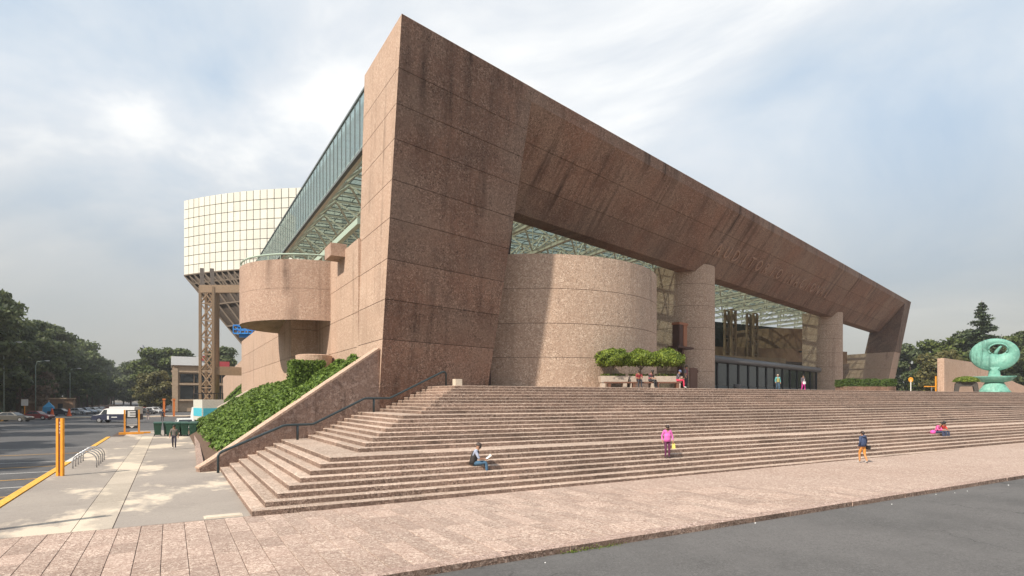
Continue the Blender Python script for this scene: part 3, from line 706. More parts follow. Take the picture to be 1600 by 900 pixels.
# blue lift basket on the wall top
lf = thing('work_lift', 'bright blue work lift basket above the side wall top', 'lift', (9.2,90,11.7))
BL = col('blue_paint',(0.02,0.22,0.62),0.4)
q = MB(); q.box(-1.5,1.5,-0.7,0.7,0.55,0.7); PB(q.__class__(), 'x', BL, lf) if False else q.build('basket_floor', BL, lf)
q = MB()
for x in (-1.5,-0.5,0.5,1.5):
    for y in (-0.7,0.7): q.bar((x,y,0.6),(x,y,1.75),0.09,0.09)
for z in (1.2,1.75):
    for y in (-0.7,0.7): q.bar((-1.5,y,z),(1.5,y,z),0.09,0.12)
    for x in (-1.5,1.5): q.bar((x,-0.7,z),(x,0.7,z),0.09,0.12)
q.build('guard_rail', BL, lf)
q = MB(); q.box(0.7,1.6,-0.45,0.45,0.0,0.55); q.box(1.45,1.7,-0.3,0.3,0.0,2.3); q.box(-0.9,0.7,-0.3,0.3,0.1,0.55); q.build('lift_body', BL, lf)
lf.rotation_euler = (0,0,-0.5)

# ============================================================ VEGETATION
def leaves(name, pts, nrm_, size, mat, parent=None, seed=1, jitter=0.9, **k):
    """many small two-triangle leaves at given points"""
    g = np.random.default_rng(seed); n = len(pts); P = np.asarray(pts, float)
    Nn = np.asarray(nrm_, float) + g.normal(0, jitter, (n,3)); Nn /= np.linalg.norm(Nn, axis=1)[:,None] + 1e-9
    t = g.normal(0,1,(n,3)); a = np.cross(Nn, t); a /= np.linalg.norm(a, axis=1)[:,None] + 1e-9; c = np.cross(Nn, a)
    s = size * g.uniform(0.6,1.35,(n,1)); a *= s; c *= s * g.uniform(0.55,0.9,(n,1))
    vv = np.empty((n,4,3)); vv[:,0] = P - a; vv[:,1] = P + c*0.8 ; vv[:,2] = P + a; vv[:,3] = P - c*0.8
    me = bpy.data.meshes.new(name); me.vertices.add(4*n); me.vertices.foreach_set('co', vv.reshape(-1))
    me.loops.add(4*n); me.loops.foreach_set('vertex_index', np.arange(4*n, dtype=np.int32))
    me.polygons.add(n); me.polygons.foreach_set('loop_start', np.arange(0,4*n,4,dtype=np.int32)); me.polygons.foreach_set('loop_total', np.full(n,4,dtype=np.int32))
    me.materials.append(mat); me.update(calc_edges=True)
    if parent == 'mesh': return me
    return link(name, me, parent, **k)
def crown_pts(clumps, per, seed):
    g = np.random.default_rng(seed); P = []; Q = []
    for (c, rr) in clumps:
        c = np.array(c); rr = np.array(rr); n = max(8, int(per * (rr[0]*rr[1]*rr[2])**0.5))
        d = g.normal(0,1,(n,3)); d /= np.linalg.norm(d,axis=1)[:,None]; rad = g.uniform(0.35,1.08,(n,1))**0.6
        P.append(c + d*rad*rr); Q.append(d*0.8 + np.array([0,0,0.5]))
    return np.concatenate(P), np.concatenate(Q)
# ivy bank beside the ramp wall
def bank_z(x): return 0.12 + 0.635*(x - 1.45)
bank = thing('ivy_bank', 'glossy green ivy bank rising from the sidewalk to the side wall', 'ivy bank', (1.5,31,0))
def bank_mesh(x0, x1, y0f, y1):
    q = MB(); nx = 8
    for i in range(nx):
        xa, xb = x0+(x1-x0)*i/nx, x0+(x1-x0)*(i+1)/nx
        q.face([(xa,y0f(xa),bank_z(xa)-0.06),(xb,y0f(xb),bank_z(xb)-0.06),(xb,y1,bank_z(xb)-0.06),(xa,y1,bank_z(xa)-0.06)])
    return q
q = bank_mesh(1.45, WX, lambda x: fac_y(x)+0.45, 68.6)
q.face([(1.45,68.6,-0.1),(WX,68.6,-0.1),(WX,68.6,bank_z(WX)-0.06),(1.45,68.6,bank_z(1.45)-0.06)]); PB(q, 'soil', M['soil'], bank)
g = np.random.default_rng(3)
def ivy(x0, x1, yfun, y1, n, seed, size):
    g = np.random.default_rng(seed); x = g.uniform(x0,x1,n*2); y = yfun(x) + (y1-yfun(x))*g.uniform(0,1,n*2)**1.25
    lump = 0.13*np.sin(x*1.9+y*0.7)+0.13*np.sin(x*0.8-y*1.7)+0.10*np.sin(y*3.1+x)+0.08*np.sin(x*4.3-y*2.1)
    keep = x > x0 + 0.15 + 0.25*np.sin(y*2.2)+0.2*np.sin(y*5.1)
    z = 0.12+0.635*(x-1.45) + 0.10 + lump + g.uniform(-0.08,0.12,n*2)
    P = np.stack([x,y,z],1)[keep]; return P, np.tile([-0.5,-0.1,0.9],(len(P),1)), size
P_, N_, _ = ivy(2.0, WX-0.1, lambda x: A.y+(x-A.x)*math.tan(TH)+0.5, 68.4, 36000, 5, 0.1)
o = leaves('ivy_leaves', P_, N_, 0.115, M['ivy'], None, 5, 0.55); o.parent = bank; o.matrix_parent_inverse = Matrix.Translation(-bank.location); o['kind'] = 'stuff'
for i in range(13):
    q = MB(); y0 = 30.25+i*2.85; xk = 1.05 + (y0-30)*0.026
    q.loft([[(xk,y0,-0.2),(xk+0.28,y0,-0.2),(xk+0.28,y0,0.24),(xk,y0,0.24)],[(xk+0.074,y0+2.83,-0.2),(xk+0.354,y0+2.83,-0.2),(xk+0.354,y0+2.83,0.24),(xk+0.074,y0+2.83,0.24)]][::-1]); PB(q, 'kerb_stone', M['kerb'], bank)
bk2 = thing('far_ivy_bank', 'farther ivy bank at the side wall beyond the parked truck', 'ivy bank', (6,84,0))
q = MB()
q.face([(6.2,84,1.6),(WX,84,5.6),(WX,104,5.6),(6.9,104,2.0)]); q.face([(6.2,84,-0.1),(WX,84,-0.1),(WX,84,5.6),(6.2,84,1.6)]); q.face([(6.2,84,-0.1),(6.2,84,1.6),(6.9,104,2.0),(6.9,104,-0.1)]); PB(q, 'soil', M['soil'], bk2)
n = 9000; x = g.uniform(6.0,WX,n); y = g.uniform(83.6,104,n); z = 1.6+(x-6.2)*1.0 + 0.2 + 0.25*np.sin(x*2+y)*g.uniform(0,1,n)
o = leaves('ivy_leaves', np.stack([x,y,z],1), np.tile([-0.5,-0.3,0.8],(n,1)), 0.20, M['ivy'], None, 6, 0.6); o.parent = bk2; o.matrix_parent_inverse = Matrix.Translation(-bk2.location); o['kind'] = 'stuff'
q = MB(); q.loft([[(4.4,70.6,2.2),(4.4,71.4,2.2),(7.2,69.6,4.0),(7.2,68.8,4.0)],[(4.4,70.6,2.4),(4.4,71.4,2.4),(7.2,69.6,4.2),(7.2,68.8,4.2)]]); q.loft([[(4.4,70.7,-0.2),(4.4,71.3,-0.2),(7.2,69.5,-0.2),(7.2,68.9,-0.2)],[(4.4,70.7,2.2),(4.4,71.3,2.2),(7.2,69.5,4.0),(7.2,68.9,4.0)]])
tag(q.build('bank_end_wall', M['pot']), 'pale sloping coping slab at the far end of the ivy bank', 'wall')
# clipped bush in front of the round planter
bush = thing('clipped_bush', 'boxy clipped green bush in front of the round planter', 'bush', (8.1,42.3,4.0))
bush.scale = (0.85,0.85,1.0)
n = 7000; face = g.integers(0,3,n); p = g.uniform(-1,1,(n,3)); ax = face; p[np.arange(n),ax] = np.sign(p[np.arange(n),ax])*g.uniform(0.82,1.06,n)
P_ = p*np.array([1.25,1.25,0.95]); nn = np.zeros((n,3)); nn[np.arange(n),ax] = np.sign(p[np.arange(n),ax])
leaves('leaves', P_ + np.array([0,0,0.9]), nn, 0.085, M['ivy'], bush, 9, 0.6)
q = MB(); q.box(-1.0,1.0,-1.0,1.0,-0.3,1.65); q.build('bush_core', M['hedge'], bush)

# trees -----------------------------------------------------------------
def tree_meshes(seed, h, spread, leafmat, per=70, lsize=0.42, trunk_h=0.35, bark='bark', layered=False):
    r = random.Random(seed); q = MB(); clumps = []
    top = Vector((r.uniform(-0.6,0.6), r.uniform(-0.6,0.6), h*0.86))
    path = [Vector((0,0,-0.4)), Vector((r.uniform(-.2,.2),r.uniform(-.2,.2),h*0.3)), Vector((top.x*0.6+r.uniform(-.4,.4),top.y*0.6,h*0.6)), top]
    q.tube(path, [h*0.022, h*0.017, h*0.012, h*0.004], 8)
    nb = 17
    for i in range(nb):
        f = trunk_h + (0.97-trunk_h)*(i+0.5)/nb; zz_ = h*f; a = i*2.399 + r.uniform(-.4,.4)
        env = math.sin(math.pi*min(1,max(0.0,(f-trunk_h+0.10)/(1.10-trunk_h))))**0.7
        ln = spread*env*r.uniform(0.55,1.1)
        st = Vector((path[2].x*f, path[2].y*f, zz_*0.92)); en = st + Vector((math.cos(a)*ln, math.sin(a)*ln, h*0.06*r.uniform(0.2,1.2)))
        q.tube([st, st.lerp(en,0.55)+Vector((0,0,h*0.012)), en], [h*0.007,h*0.0045,h*0.002], 5)
        for k in range(3):
            c = st.lerp(en, 0.55+0.28*k) + Vector((r.uniform(-.7,.7), r.uniform(-.7,.7), r.uniform(-.2,.7)))
            s = spread*r.uniform(0.22,0.40); clumps.append((tuple(c), (s, s, s*(0.42 if layered else 0.62))))
    clumps.append((tuple(top+Vector((0,0,0.2))), (spread*0.30,spread*0.30,h*0.06)))
    P, Q = crown_pts(clumps, per, seed)
    return q.mesh('trunk', M[bark], True), leaves('crown', P, Q, lsize, leafmat, 'mesh', seed, 0.8)
def conifer_meshes(seed, h, spread, leafmat):
    r = random.Random(seed); q = MB(); q.tube([(0,0,-0.3),(0,0,h*0.5),(0,0,h)],[h*0.018,h*0.011,0.03],8); P=[];Q=[]
    g = np.random.default_rng(seed); zz_ = h*0.10
    while zz_ < h*0.985:
        f = zz_/h; ln0 = spread*(1-f)**0.85
        for k in range(6):
            a = r.uniform(0,6.28); ln = ln0*r.uniform(0.6,1.15); e = Vector((math.cos(a)*ln, math.sin(a)*ln, zz_ - ln*0.18 + ln*0.12)); q.tube([(0,0,zz_),tuple(e)],[h*0.003,h*0.001],4)
            n = int(18+ln*34); t = g.uniform(0.15,1.05,n); sp = 0.10+0.16*ln*(1-np.abs(t-0.5))
            P.append(np.stack([e.x*t+g.normal(0,1,n)*sp, e.y*t+g.normal(0,1,n)*sp, zz_+(e.z-zz_)*t+g.normal(0,0.10,n)-0.05],1)); Q.append(np.tile([0,0,1.0],(n,1)))
        zz_ += h*0.028
    return q.mesh('trunk', M['bark'], True), leaves('crown', np.concatenate(P), np.concatenate(Q), 0.22, leafmat, 'mesh', seed, 0.6)
def tree(name, label, meshes, loc, sc, rz, group=None, cat='tree'):
    t = thing(name, label, cat, loc, rz, group); t.scale = (sc[0], sc[0], sc[1]) if isinstance(sc, tuple) else (sc,)*3
    link('trunk', meshes[0], t); link('crown', meshes[1], t); return t
TV = [tree_meshes(11, 22, 6.8, M['leafd'], 80, 0.40, 0.30, layered=True), tree_meshes(12, 22, 6.2, M['leafd'], 80, 0.40, 0.36, layered=True),
      tree_meshes(13, 22, 7.2, M['leafm'], 75, 0.42, 0.26), tree_meshes(14, 21, 6.4, M['leafd'], 85, 0.40, 0.22, layered=True)]
k = 0
rowt = []
rowt += [(-29.0,33.0,1.0),(-27.5,49.0,0.9),(-29,66,1.0),(-28,84,0.95),(-29,101,1.0),(-27.2,117,0.98),(-26.4,126.5,1.05)]
y = 136.0
while y < 420:
    near_ = y < 250
    rowt.append((-28.5 + rnd.uniform(-2.2,2.6), y, rnd.uniform(0.88,1.10))); y += rnd.uniform(8.0,10.5) if near_ else rnd.uniform(12,15)
vis_i = 0
for i, (x, y, s) in enumerate(rowt):
    v_ = (i*3+1) % 4
    lx = 0.866*x-0.5*y; d = 0.5*x+0.866*y
    inview = lx > -0.93*d
    if inview: lab = '%s tall dark tree from the left edge in the street row' % ORDN(vis_i); vis_i += 1
    else: lab = 'tall street tree out of view to the left, %s from the road' % ORDN(i)
    tree('street_tree', lab, TV[v_], (x,y,-0.05), s, rnd.uniform(0,6.28), 'row of tall trees along the street')
# second line of the wood behind, closing the gaps between trunks
for i in range(12):
    y = 118 + i*17; x = -40 + rnd.uniform(-3,3)
    tree('wood_tree', 'tall dark tree in the second line behind the street row, %s from the road end' % ORD[i], TV[(i+2)%4], (x,y,-0.05), rnd.uniform(0.85,1.02), rnd.uniform(0,6.28), 'second line of trees')
shrubm = tree_meshes(21, 7.5, 3.4, M['leafd'], 110, 0.28, 0.06)
for i in range(26):
    y = 128 + i*11.5
    tree('dark_shrub', 'dark understorey shrub between the street trunks, %s from the left edge' % ORDN(i), shrubm, (-33+rnd.uniform(-2,2),y,-0.05), rnd.uniform(0.8,1.2), rnd.uniform(0,6), 'understorey shrubs', 'shrub')
drym = tree_meshes(23, 9, 2.6, M['leafdry'], 60, 0.30, 0.2, 'bark2')
tree('dry_tree', 'bare brownish small tree among the tall street trees', drym, (-24.2,158,-0.05), 1.15, 0.4)
# trees closing the street
TM = [tree_meshes(31, 14, 6.5, M['leafm'], 80, 0.42, 0.12), tree_meshes(32, 13, 6.0, M['leafo'], 80, 0.42, 0.10), tree_meshes(33, 15, 6.5, M['leafd'], 80, 0.42, 0.14)]
for i, (x,y,s,v_,lab) in enumerate(((-8,262,1.20,2,'round dark tree closing the street near the mast'),(-1.5,205,1.28,0,'broad green tree left of the brown office block'),(-3.4,178,0.80,1,'yellowish olive tree left of the brown office block'),(3.0,226,1.38,0,'tall green tree behind the brown office block'),(-16,330,1.30,2,'small looking distant tree left of the mast'),(-2,300,1.55,2,'dark tree behind the olive tree at street end'),(-24,420,1.5,0,'farthest hazy tree at the end of the street'),(-12,380,1.5,2,'distant tree straight below the mast'),(12,190,1.15,2,'dark tree showing over the office block roof'))):
    tree('street_end_tree', lab, TM[v_], (x,y,-0.1), s, rnd.uniform(0,6), 'trees closing the street')
# trees behind the platform on the right
conm = conifer_meshes(41, 20, 6.6, M['conif'])
tree('conifer', 'tall pointed conifer rising behind the green sculpture', conm, (148,58.5,2.0), 1.10, 0.3, 'conifers')
tree('conifer', 'drooping conifer right behind the portal right leg', conm, (137,72,2.0), 0.60, 1.7, 'conifers')
tree('conifer', 'dark conifer at the right edge of the photo', conm, (170,56,2.0), 0.90, 2.7, 'conifers')
for i, (x,y,s,v_,lab) in enumerate(((144,63,0.98,0,'green tree left of the tall conifer'),(152,61,1.02,2,'dense tree just left of the conifer top'),(158,58,1.02,0,'green tree behind the bronze sculpture disc'),(170,58,1.05,2,'dense tree right of the sculpture'),(138,61.5,0.85,1,'pale slender tree left of the stone wing wall'),(172,84,1.0,2,'distant hazy tree behind the orange sign'),(150,86,0.8,0,'distant tree beside the portal leg'),(190,70,1.2,0,'big tree at far right behind the conifer'))):
    tree('park_tree', lab, TM[v_], (x,y,2.0), s, rnd.uniform(0,6), 'park trees on the right')

# potted ficus trees
pots = ((26.9,32.4,1.0),(28.75,31.6,0.92),(30.3,30.7,1.0))
names = ('left','middle','right')
for i, (x,y,s) in enumerate(pots):
    t = thing('planter_pot', 'pale rectangular concrete planter under the %s clipped tree' % names[i], 'planter', (x,y,4.0), -0.5, 'planters on the platform')
    q = MB(); q.loft([[(-0.92,-0.45,0.42),(0.92,-0.45,0.42),(0.92,0.45,0.42),(-0.92,0.45,0.42)],[(-1.0,-0.5,0.86),(1.0,-0.5,0.86),(1.0,0.5,0.86),(-1.0,0.5,0.86)],[(-0.9,-0.4,0.86),(0.9,-0.4,0.86),(0.9,0.4,0.86),(-0.9,0.4,0.86)],[(-0.9,-0.4,0.80),(0.9,-0.4,0.80),(0.9,0.4,0.80),(-0.9,0.4,0.80)]]); q.build('box', M['pot'], t)
    for xx in (-0.75,0.75): q = MB(); q.box(xx-0.13,xx+0.13,-0.4,0.4,0,0.42); q.build('foot', M['pot'], t)
    tt = thing('clipped_tree', 'mushroom clipped bright green tree in the %s planter' % names[i], 'tree', (x,y,4.8), rnd.uniform(0,3), 'clipped trees in planters')
    q = MB(); q.tube([(0,0,0),(0.05,0.03,0.5),(0,0,1.0)],[0.07,0.06,0.08],7)
    for a in (0.3,2.2,4.4): q.tube([(0,0,0.55),(math.cos(a)*0.6,math.sin(a)*0.6,1.15)],[0.05,0.03],5)
    q.build('trunk', M['bark2'], tt, True)
    n = 6500; d = g.normal(0,1,(n,3)); d /= np.linalg.norm(d,axis=1)[:,None]; d[:,2] = np.where(d[:,2]<-0.35, -0.35+0.25*g.uniform(-1,1,n), d[:,2])
    lump = 1+0.10*np.sin(d[:,0]*6+i)+0.09*np.sin(d[:,1]*8+d[:,2]*6+i); P_ = d*np.array([1.20,1.20,0.74])*s*lump[:,None]*(g.uniform(0.80,1.04,(n,1)))
    leaves('crown', P_+np.array([0,0,1.22]), d, 0.075, M['topiary'], tt, 50+i, 0.6)
    q = MB(); q.ball((0,0,1.22),0.92*s,0.92*s,0.60*s,14,8,-0.4); q.build('crown_core', M['hedge'], tt)
    n = 260; leaves('groundcover', np.stack([g.uniform(-.85,.85,n),g.uniform(-.38,.38,n),g.uniform(0.84,1.02,n)],1), np.tile([0,0,1.0],(n,1)), 0.07, M['topiary'], t, 70+i, 0.9)
# hedge on the right of the second column
hg = thing('long_hedge', 'long low dark hedge in a planter right of the column', 'hedge', (76.4,42.6,4), -0.35)
n = 9000; p = g.uniform(-1,1,(n,3)); ax = g.integers(0,3,n); p[np.arange(n),ax] = np.sign(p[np.arange(n),ax])*g.uniform(0.85,1.08,n); nn = np.zeros((n,3)); nn[np.arange(n),ax] = np.sign(p[np.arange(n),ax])
P_ = p*np.array([3.6,0.7,0.42])+np.array([0,0,1.28]); P_[:,2] += 0.10*np.sin(P_[:,0]*2.3)
leaves('leaves', P_, nn, 0.10, M['hedge'], hg, 81, 0.6)
q = MB(); q.box(-3.4,3.4,-0.55,0.55,0.7,1.55); q.build('hedge_core', M['hedge'], hg)
q = MB(); q.box(-3.7,3.7,-0.75,0.75,0,0.82); q.build('planter_box', M['pylon'], hg)

# ============================================================ RIGHT: wing wall, sculpture, planter, posts
wg = thing('wing_wall', 'pink stone wing wall sloping down to the right behind the sculpture', 'wall', (82,40,4))
def wing(q, y0, y1, dz=0.0):
    q.loft([[(86.8,y0,3.9),(112,y0,3.9),(112,y0,5.0+dz),(108,y0,5.6+dz),(96,y0+0,8.2+dz),(86.8,y0,8.55+dz)],[(86.8,y1,3.9),(112,y1,3.9),(112,y1,5.0+dz),(108,y1,5.6+dz),(96,y1,8.2+dz),(86.8,y1,8.55+dz)]][::-1])
q = MB(); wing(q, 38.4, 39.2); PB(q, 'wall_body', M['wall'], wg)
sc_ = thing('bronze_sculpture', 'tall green bronze sculpture with a pierced oval disc on the platform', 'sculpture', (88.3,33.6,4.0), R(-62))
# generic stand-in: disc with an off-centre opening over a shallow bowl and flared foot
def lathe(q, prof, n=28, sx=1.0, sy=1.0): q.loft([[(r*sx*math.cos(2*math.pi*k/n), r*sy*math.sin(2*math.pi*k/n), z) for k in range(n)] for r,z in prof])
q = MB(); lathe(q, [(1.75,0),(1.55,0.25),(1.25,0.7),(1.0,1.15),(0.95,1.25)], 28, 1, 0.75); q.build('foot', M['bronze'], sc_, True)
q = MB(); lathe(q, [(0.7,1.2),(1.7,1.45),(2.25,1.95),(2.3,2.05),(2.15,2.05),(1.2,1.75),(0.5,1.7)], 32, 0.95, 0.6); q.build('bowl', M['bronze'], sc_, True)
q = MB(); lathe(q, [(0.85,1.6),(0.62,2.1),(0.55,2.7),(0.75,3.2)], 20, 1, 0.55); q.build('neck', M['bronze'], sc_, True)
q = MB(); nn_ = 48; ro = lambda k: (2.45*math.cos(2*math.pi*k/nn_), 4.72+2.0*math.sin(2*math.pi*k/nn_)); ri = lambda k: (0.35+0.85*math.cos(2*math.pi*k/nn_), 5.35+0.62*math.sin(2*math.pi*k/nn_))
vs = []; fs = []
for k in range(nn_):
    (xo,zo),(xi,zi) = ro(k), ri(k)
    vs += [(xo*0.96,-0.30,4.72+(zo-4.72)*0.96),(xo,-0.12,zo),(xo,0.12,zo),(xo*0.96,0.30,4.72+(zo-4.72)*0.96),(xi,0.24,zi),(xi,-0.24,zi)]
for k in range(nn_):
    a, c = k*6, ((k+1)%nn_)*6
    for j in range(6): fs.append((a+j, a+(j+1)%6, c+(j+1)%6, c+j))
q.idx(vs, fs); q.build('disc', M['bronze'], sc_, True)
q = MB(); q.tube([(0.35+0.95*math.cos(a), -0.24, 5.35+0.72*math.sin(a)) for a in [i*math.pi/14-0.6 for i in range(21)]], 0.10, 7); q.build('rim', M['bronze'], sc_, True)
q = MB(); q.tube([(0.1,0,4.6),(0.2,0,5.1),(0.5,0,5.55),(0.7,0,5.8)], [0.22,0.2,0.16,0.12], 8); q.build('inner_stem', M['bronze'], sc_, True)
q = MB(); q.ball((89.8,33.0,4.35),0.35,0.35,0.35,10,6); tag(q.build('bronze_ball', M['bronze'], None, True), 'small green ball on the platform right of the sculpture', 'ball')
dp = thing('dark_planter', 'dark arched planter with a low clipped bush left of the sculpture', 'planter', (80.6,33.4,4.0), R(-62))
DK = col('dark_planter_stone',(0.055,0.048,0.042))
q = MB(); q.loft([[(x,-0.5,z) for x,z in ring] for ring in ([(-1.15,0),(-0.75,0),(-0.62,0.72),(0.62,0.72),(0.75,0),(1.15,0),(1.05,1.0),(0.85,1.3),(-0.85,1.3),(-1.05,1.0)],)]+[[(x,0.5,z) for x,z in [(-1.15,0),(-0.75,0),(-0.62,0.72),(0.62,0.72),(0.75,0),(1.15,0),(1.05,1.0),(0.85,1.3),(-0.85,1.3),(-1.05,1.0)]]]); q.build('arch', DK, dp)
n = 3500; d = g.normal(0,1,(n,3)); d /= np.linalg.norm(d,axis=1)[:,None]; d[:,2] = np.abs(d[:,2])-0.15
leaves('foliage', d*np.array([1.25,0.9,0.62])*g.uniform(0.8,1.05,(n,1))+np.array([0,0,1.35]), d, 0.085, M['topiary'], dp, 91, 0.6)
og = thing('orange_barrier', 'thin orange steel post with a cross bar beside the wing wall', 'barrier', (79.8,36.2,4), R(-20))
q = MB(); q.bar((0,0,0),(0,0,2.0),0.11,0.11); q.build('post', M['orange'], og); q = MB(); q.bar((-1.6,0,0.75),(0,0,0.75),0.10,0.10); q.build('cross_bar', M['orange'], og); q = MB(); q.bar((-0.6,0,0),(-0.6,0,0.72),0.07,0.07); q.build('leg', M['chrome'], og)
os_ = thing('orange_sign', 'small round orange sign on a pale pole near the right trees', 'sign', (78.2,38.2,4), R(-25))
q = MB(); q.tube([(0,0,0),(0,0,1.6)],0.05,6); q.build('pole', M['wht'], os_); q = MB(); q.loft([[(0.3*math.cos(k*math.pi/8),-0.03,1.6+0.3*math.sin(k*math.pi/8)) for k in range(16)],[(0.3*math.cos(k*math.pi/8),0.03,1.6+0.3*math.sin(k*math.pi/8)) for k in range(16)]]); q.build('face', M['orange'], os_)
# bins and board on the platform
q = MB(); lathe(q, [(0.30,0),(0.40,0.85),(0.44,0.9),(0.36,0.9),(0.34,0.6)], 16); tag(q.build('litter_bin', col('bin_grey',(0.10,0.12,0.14)), None, True, loc=W(46.2,-0.6,4.0)), 'grey round litter bin at the foot of the left column', 'bin')
q = MB(); lathe(q, [(0.30,0),(0.40,0.75),(0.44,0.8),(0.36,0.8),(0.34,0.5)], 16); tag(q.build('litter_bin', col('bin_grey',(0.10,0.12,0.14)), None, True, loc=W(95.0,0.6,4.0)), 'pale bin at the foot of the right column by the hedge', 'bin')
q = MB(); q.box(-0.8,0.8,-0.05,0.05,0.0,2.5); q.box(0.75,0.95,-0.08,0.08,2.0,2.3); o = q.build('brown_panel', col('panel_brown',(0.13,0.065,0.045)), None, loc=W(38.9,0.9,4.0), rz=TH); tag(o, 'dark brown board standing behind the right clipped tree', 'board')
tm_ = thing('street_clock', 'rusty lantern-like cabinet on a bracket at the left column', 'cabinet', W(38.6,2.2,4), TH)
RU = col('rust',(0.30,0.12,0.06))
q = MB(); q.box(-1.6,1.8,-0.6,0.6,4.55,4.75); q.build('bracket', col('rust_dark',(0.07,0.03,0.02)), tm_)
for x0 in (-1.0,-0.1): q = MB(); q.box(x0,x0+0.75,-0.4,0.4,4.75,7.0); q.build('box', RU if x0 > -0.5 else col('rust_dark',(0.07,0.03,0.02)), tm_)
q = MB(); q.box(-1.1,0.75,-0.45,0.45,7.0,7.25); q.build('lid', RU, tm_)
q = MB(); q.box(-0.15,0.15,-0.3,0.3,0,4.6); q.build('post', col('rust_dark',(0.07,0.03,0.02)), tm_)

# ============================================================ LEFT: street furniture
tp = thing('orange_totem', 'tall narrow orange totem post on the sidewalk edge', 'post', (-4.05,31.4,0), R(-30))
q = MB(); q.box(-0.14,-0.045,-0.06,0.06,0,2.45); q.build('upright', M['orange'], tp); q = MB(); q.box(0.045,0.14,-0.06,0.06,0,2.45); q.build('upright', M['orange'], tp)
q = MB(); q.box(-0.045,0.045,-0.02,0.05,0.15,2.42); q.build('text_strip', col('purple_strip',(0.20,0.10,0.09)), tp)
for i in range(4): q = MB(); q.box(-0.03,0.03,-0.03,-0.02,2.22-i*0.14,2.30-i*0.14); q.build('mark', col('mark_grey',(0.45,0.35,0.36)), tp)
tp2 = thing('orange_totem', 'second orange totem just outside the left edge, casting a shadow on the sidewalk', 'post', (-3.94,19.23,0), R(-30))
for o_ in list(tp.children): c_ = o_.copy(); COL.objects.link(c_); c_.parent = tp2
bp_ = thing('bicycle_rack', 'row of grey steel bicycle loops beside the yellow kerb', 'bike rack', (-3.5,34.4,0))
for i in range(5):
    q = MB(); pts = [(-0.46,0,0),(-0.46,0,0.33)]+[(-0.46*math.cos(a),0,0.33+0.42*math.sin(a)) for a in [k*math.pi/10 for k in range(1,10)]]+[(0.46,0,0.33),(0.46,0,0)]
    q.tube(pts, 0.028, 7); o = q.build('loop', M['chrome'], bp_, True); o.location = (0.10*i*0,0.95*i,0)
sg = thing('parking_sign', 'black parking sign with white letter E in an orange frame', 'sign', (-3.1,65.4,-0.1), R(2))
for x0 in (-0.62,0.50): q = MB(); q.box(x0,x0+0.14,-0.08,0.08,0.1,2.35); q.build('upright', M['orange'], sg)
q = MB(); q.box(-1.0,0.95,-0.55,-0.35,0,0.28); q.build('foot', M['orange'], sg); q = MB(); q.box(-1.0,1.5,0.75,0.95,0,0.24); q.build('foot', M['orange'], sg)
for x0 in (-0.9,0.75): q = MB(); q.box(x0,x0+0.12,-0.35,0.75,0.04,0.16); q.build('skid', M['orange'], sg)
q = MB(); q.box(-0.46,0.48,-0.04,0.04,0.62,2.33); bd = q.build('board', M['black'], sg)
q = MB(); q.box(-0.32,-0.14,-0.05,-0.041,1.68,2.25)
for z in (1.68,1.89,2.11): q.box(-0.14,0.30,-0.05,-0.041,z,z+0.135)
q.build('letter_e', M['wht'], bd)
q = MB(); q.box(-0.42,0.44,-0.05,-0.041,1.02,1.56); q.build('info_strip', col('grey_print',(0.30,0.31,0.33)), bd)
q = MB(); q.box(-0.42,0.44,-0.05,-0.041,0.90,0.98); q.face([(-0.2,-0.05,0.84),(0.22,-0.05,0.84),(0.01,-0.05,0.66)]); q.build('arrow', M['wht'], bd)
# wheeled bins
k = 0
for (x,y) in ((-0.95,60.6),(-0.2,61.0),(0.42,59.6),(1.1,59.3),(1.75,59.2),(0.0,59.9),(1.0,60.4),(1.9,60.6)):
    t = thing('wheeled_bin', 'dark green wheeled bin, %s of the cluster counted from the left' % ORD[k], 'bin', (x,y,0.0), rnd.uniform(-0.2,0.2), 'green bins on the sidewalk'); t.scale = (0.95,0.95,0.88); k += 1
    q = MB(); q.loft([[(-0.24,-0.26,0.12),(0.24,-0.26,0.12),(0.24,0.26,0.12),(-0.24,0.26,0.12)],[(-0.33,-0.36,1.25),(0.33,-0.36,1.25),(0.33,0.36,1.25),(-0.33,0.36,1.25)]]); q.build('body', M['binp'], t)
    q = MB(); q.loft([[(-0.35,-0.39,1.25),(0.35,-0.39,1.25),(0.35,0.39,1.25),(-0.35,0.39,1.25)],[(-0.33,-0.36,1.34),(0.33,-0.36,1.34),(0.33,0.36,1.42),(-0.33,0.36,1.42)]]); q.build('lid', M['binp'], t)
    for xx in (-0.27,0.27): q = MB(); q.tube([(xx-0.03,0.26,0.11),(xx+0.03,0.26,0.11)],0.11,10); q.build('wheel', M['rubber'], t)
# office block at the end
ob = thing('office_block', 'tan three storey office block with dark ribbon windows beyond the tower', 'building', (0.6,172,0))
q = MB(); q.box(0.6,22,173,190,0,11.8); PB(q, 'wall', M['tan'], ob)
for z0,z1 in ((3.1,6.6),(7.4,9.6)):
    for i in range(6):
        q = MB(); q.box(2.2+i*3.2,5.2+i*3.2,172.86,172.98,z0,z1); w_ = PB(q, 'window', M['dglass'], ob)
        q = MB(); q.box(2.1+i*3.2,2.18+i*3.2,172.7,172.98,z0,z1); PB(q, 'mullion', M['steel'], ob)
for z in (2.7,6.8,10.0): q = MB(); q.box(0.2,22.2,172.4,173,z,z+0.45); PB(q, 'ledge', M['tan'], ob)
q = MB(); q.box(0.4,1.7,172.3,173,0,11.0); PB(q, 'pier', M['tan'], ob)
q = MB(); q.box(0.2,8.5,172.2,190.4,11.8,14.0); PB(q, 'roof_fascia', M['wht'], ob)
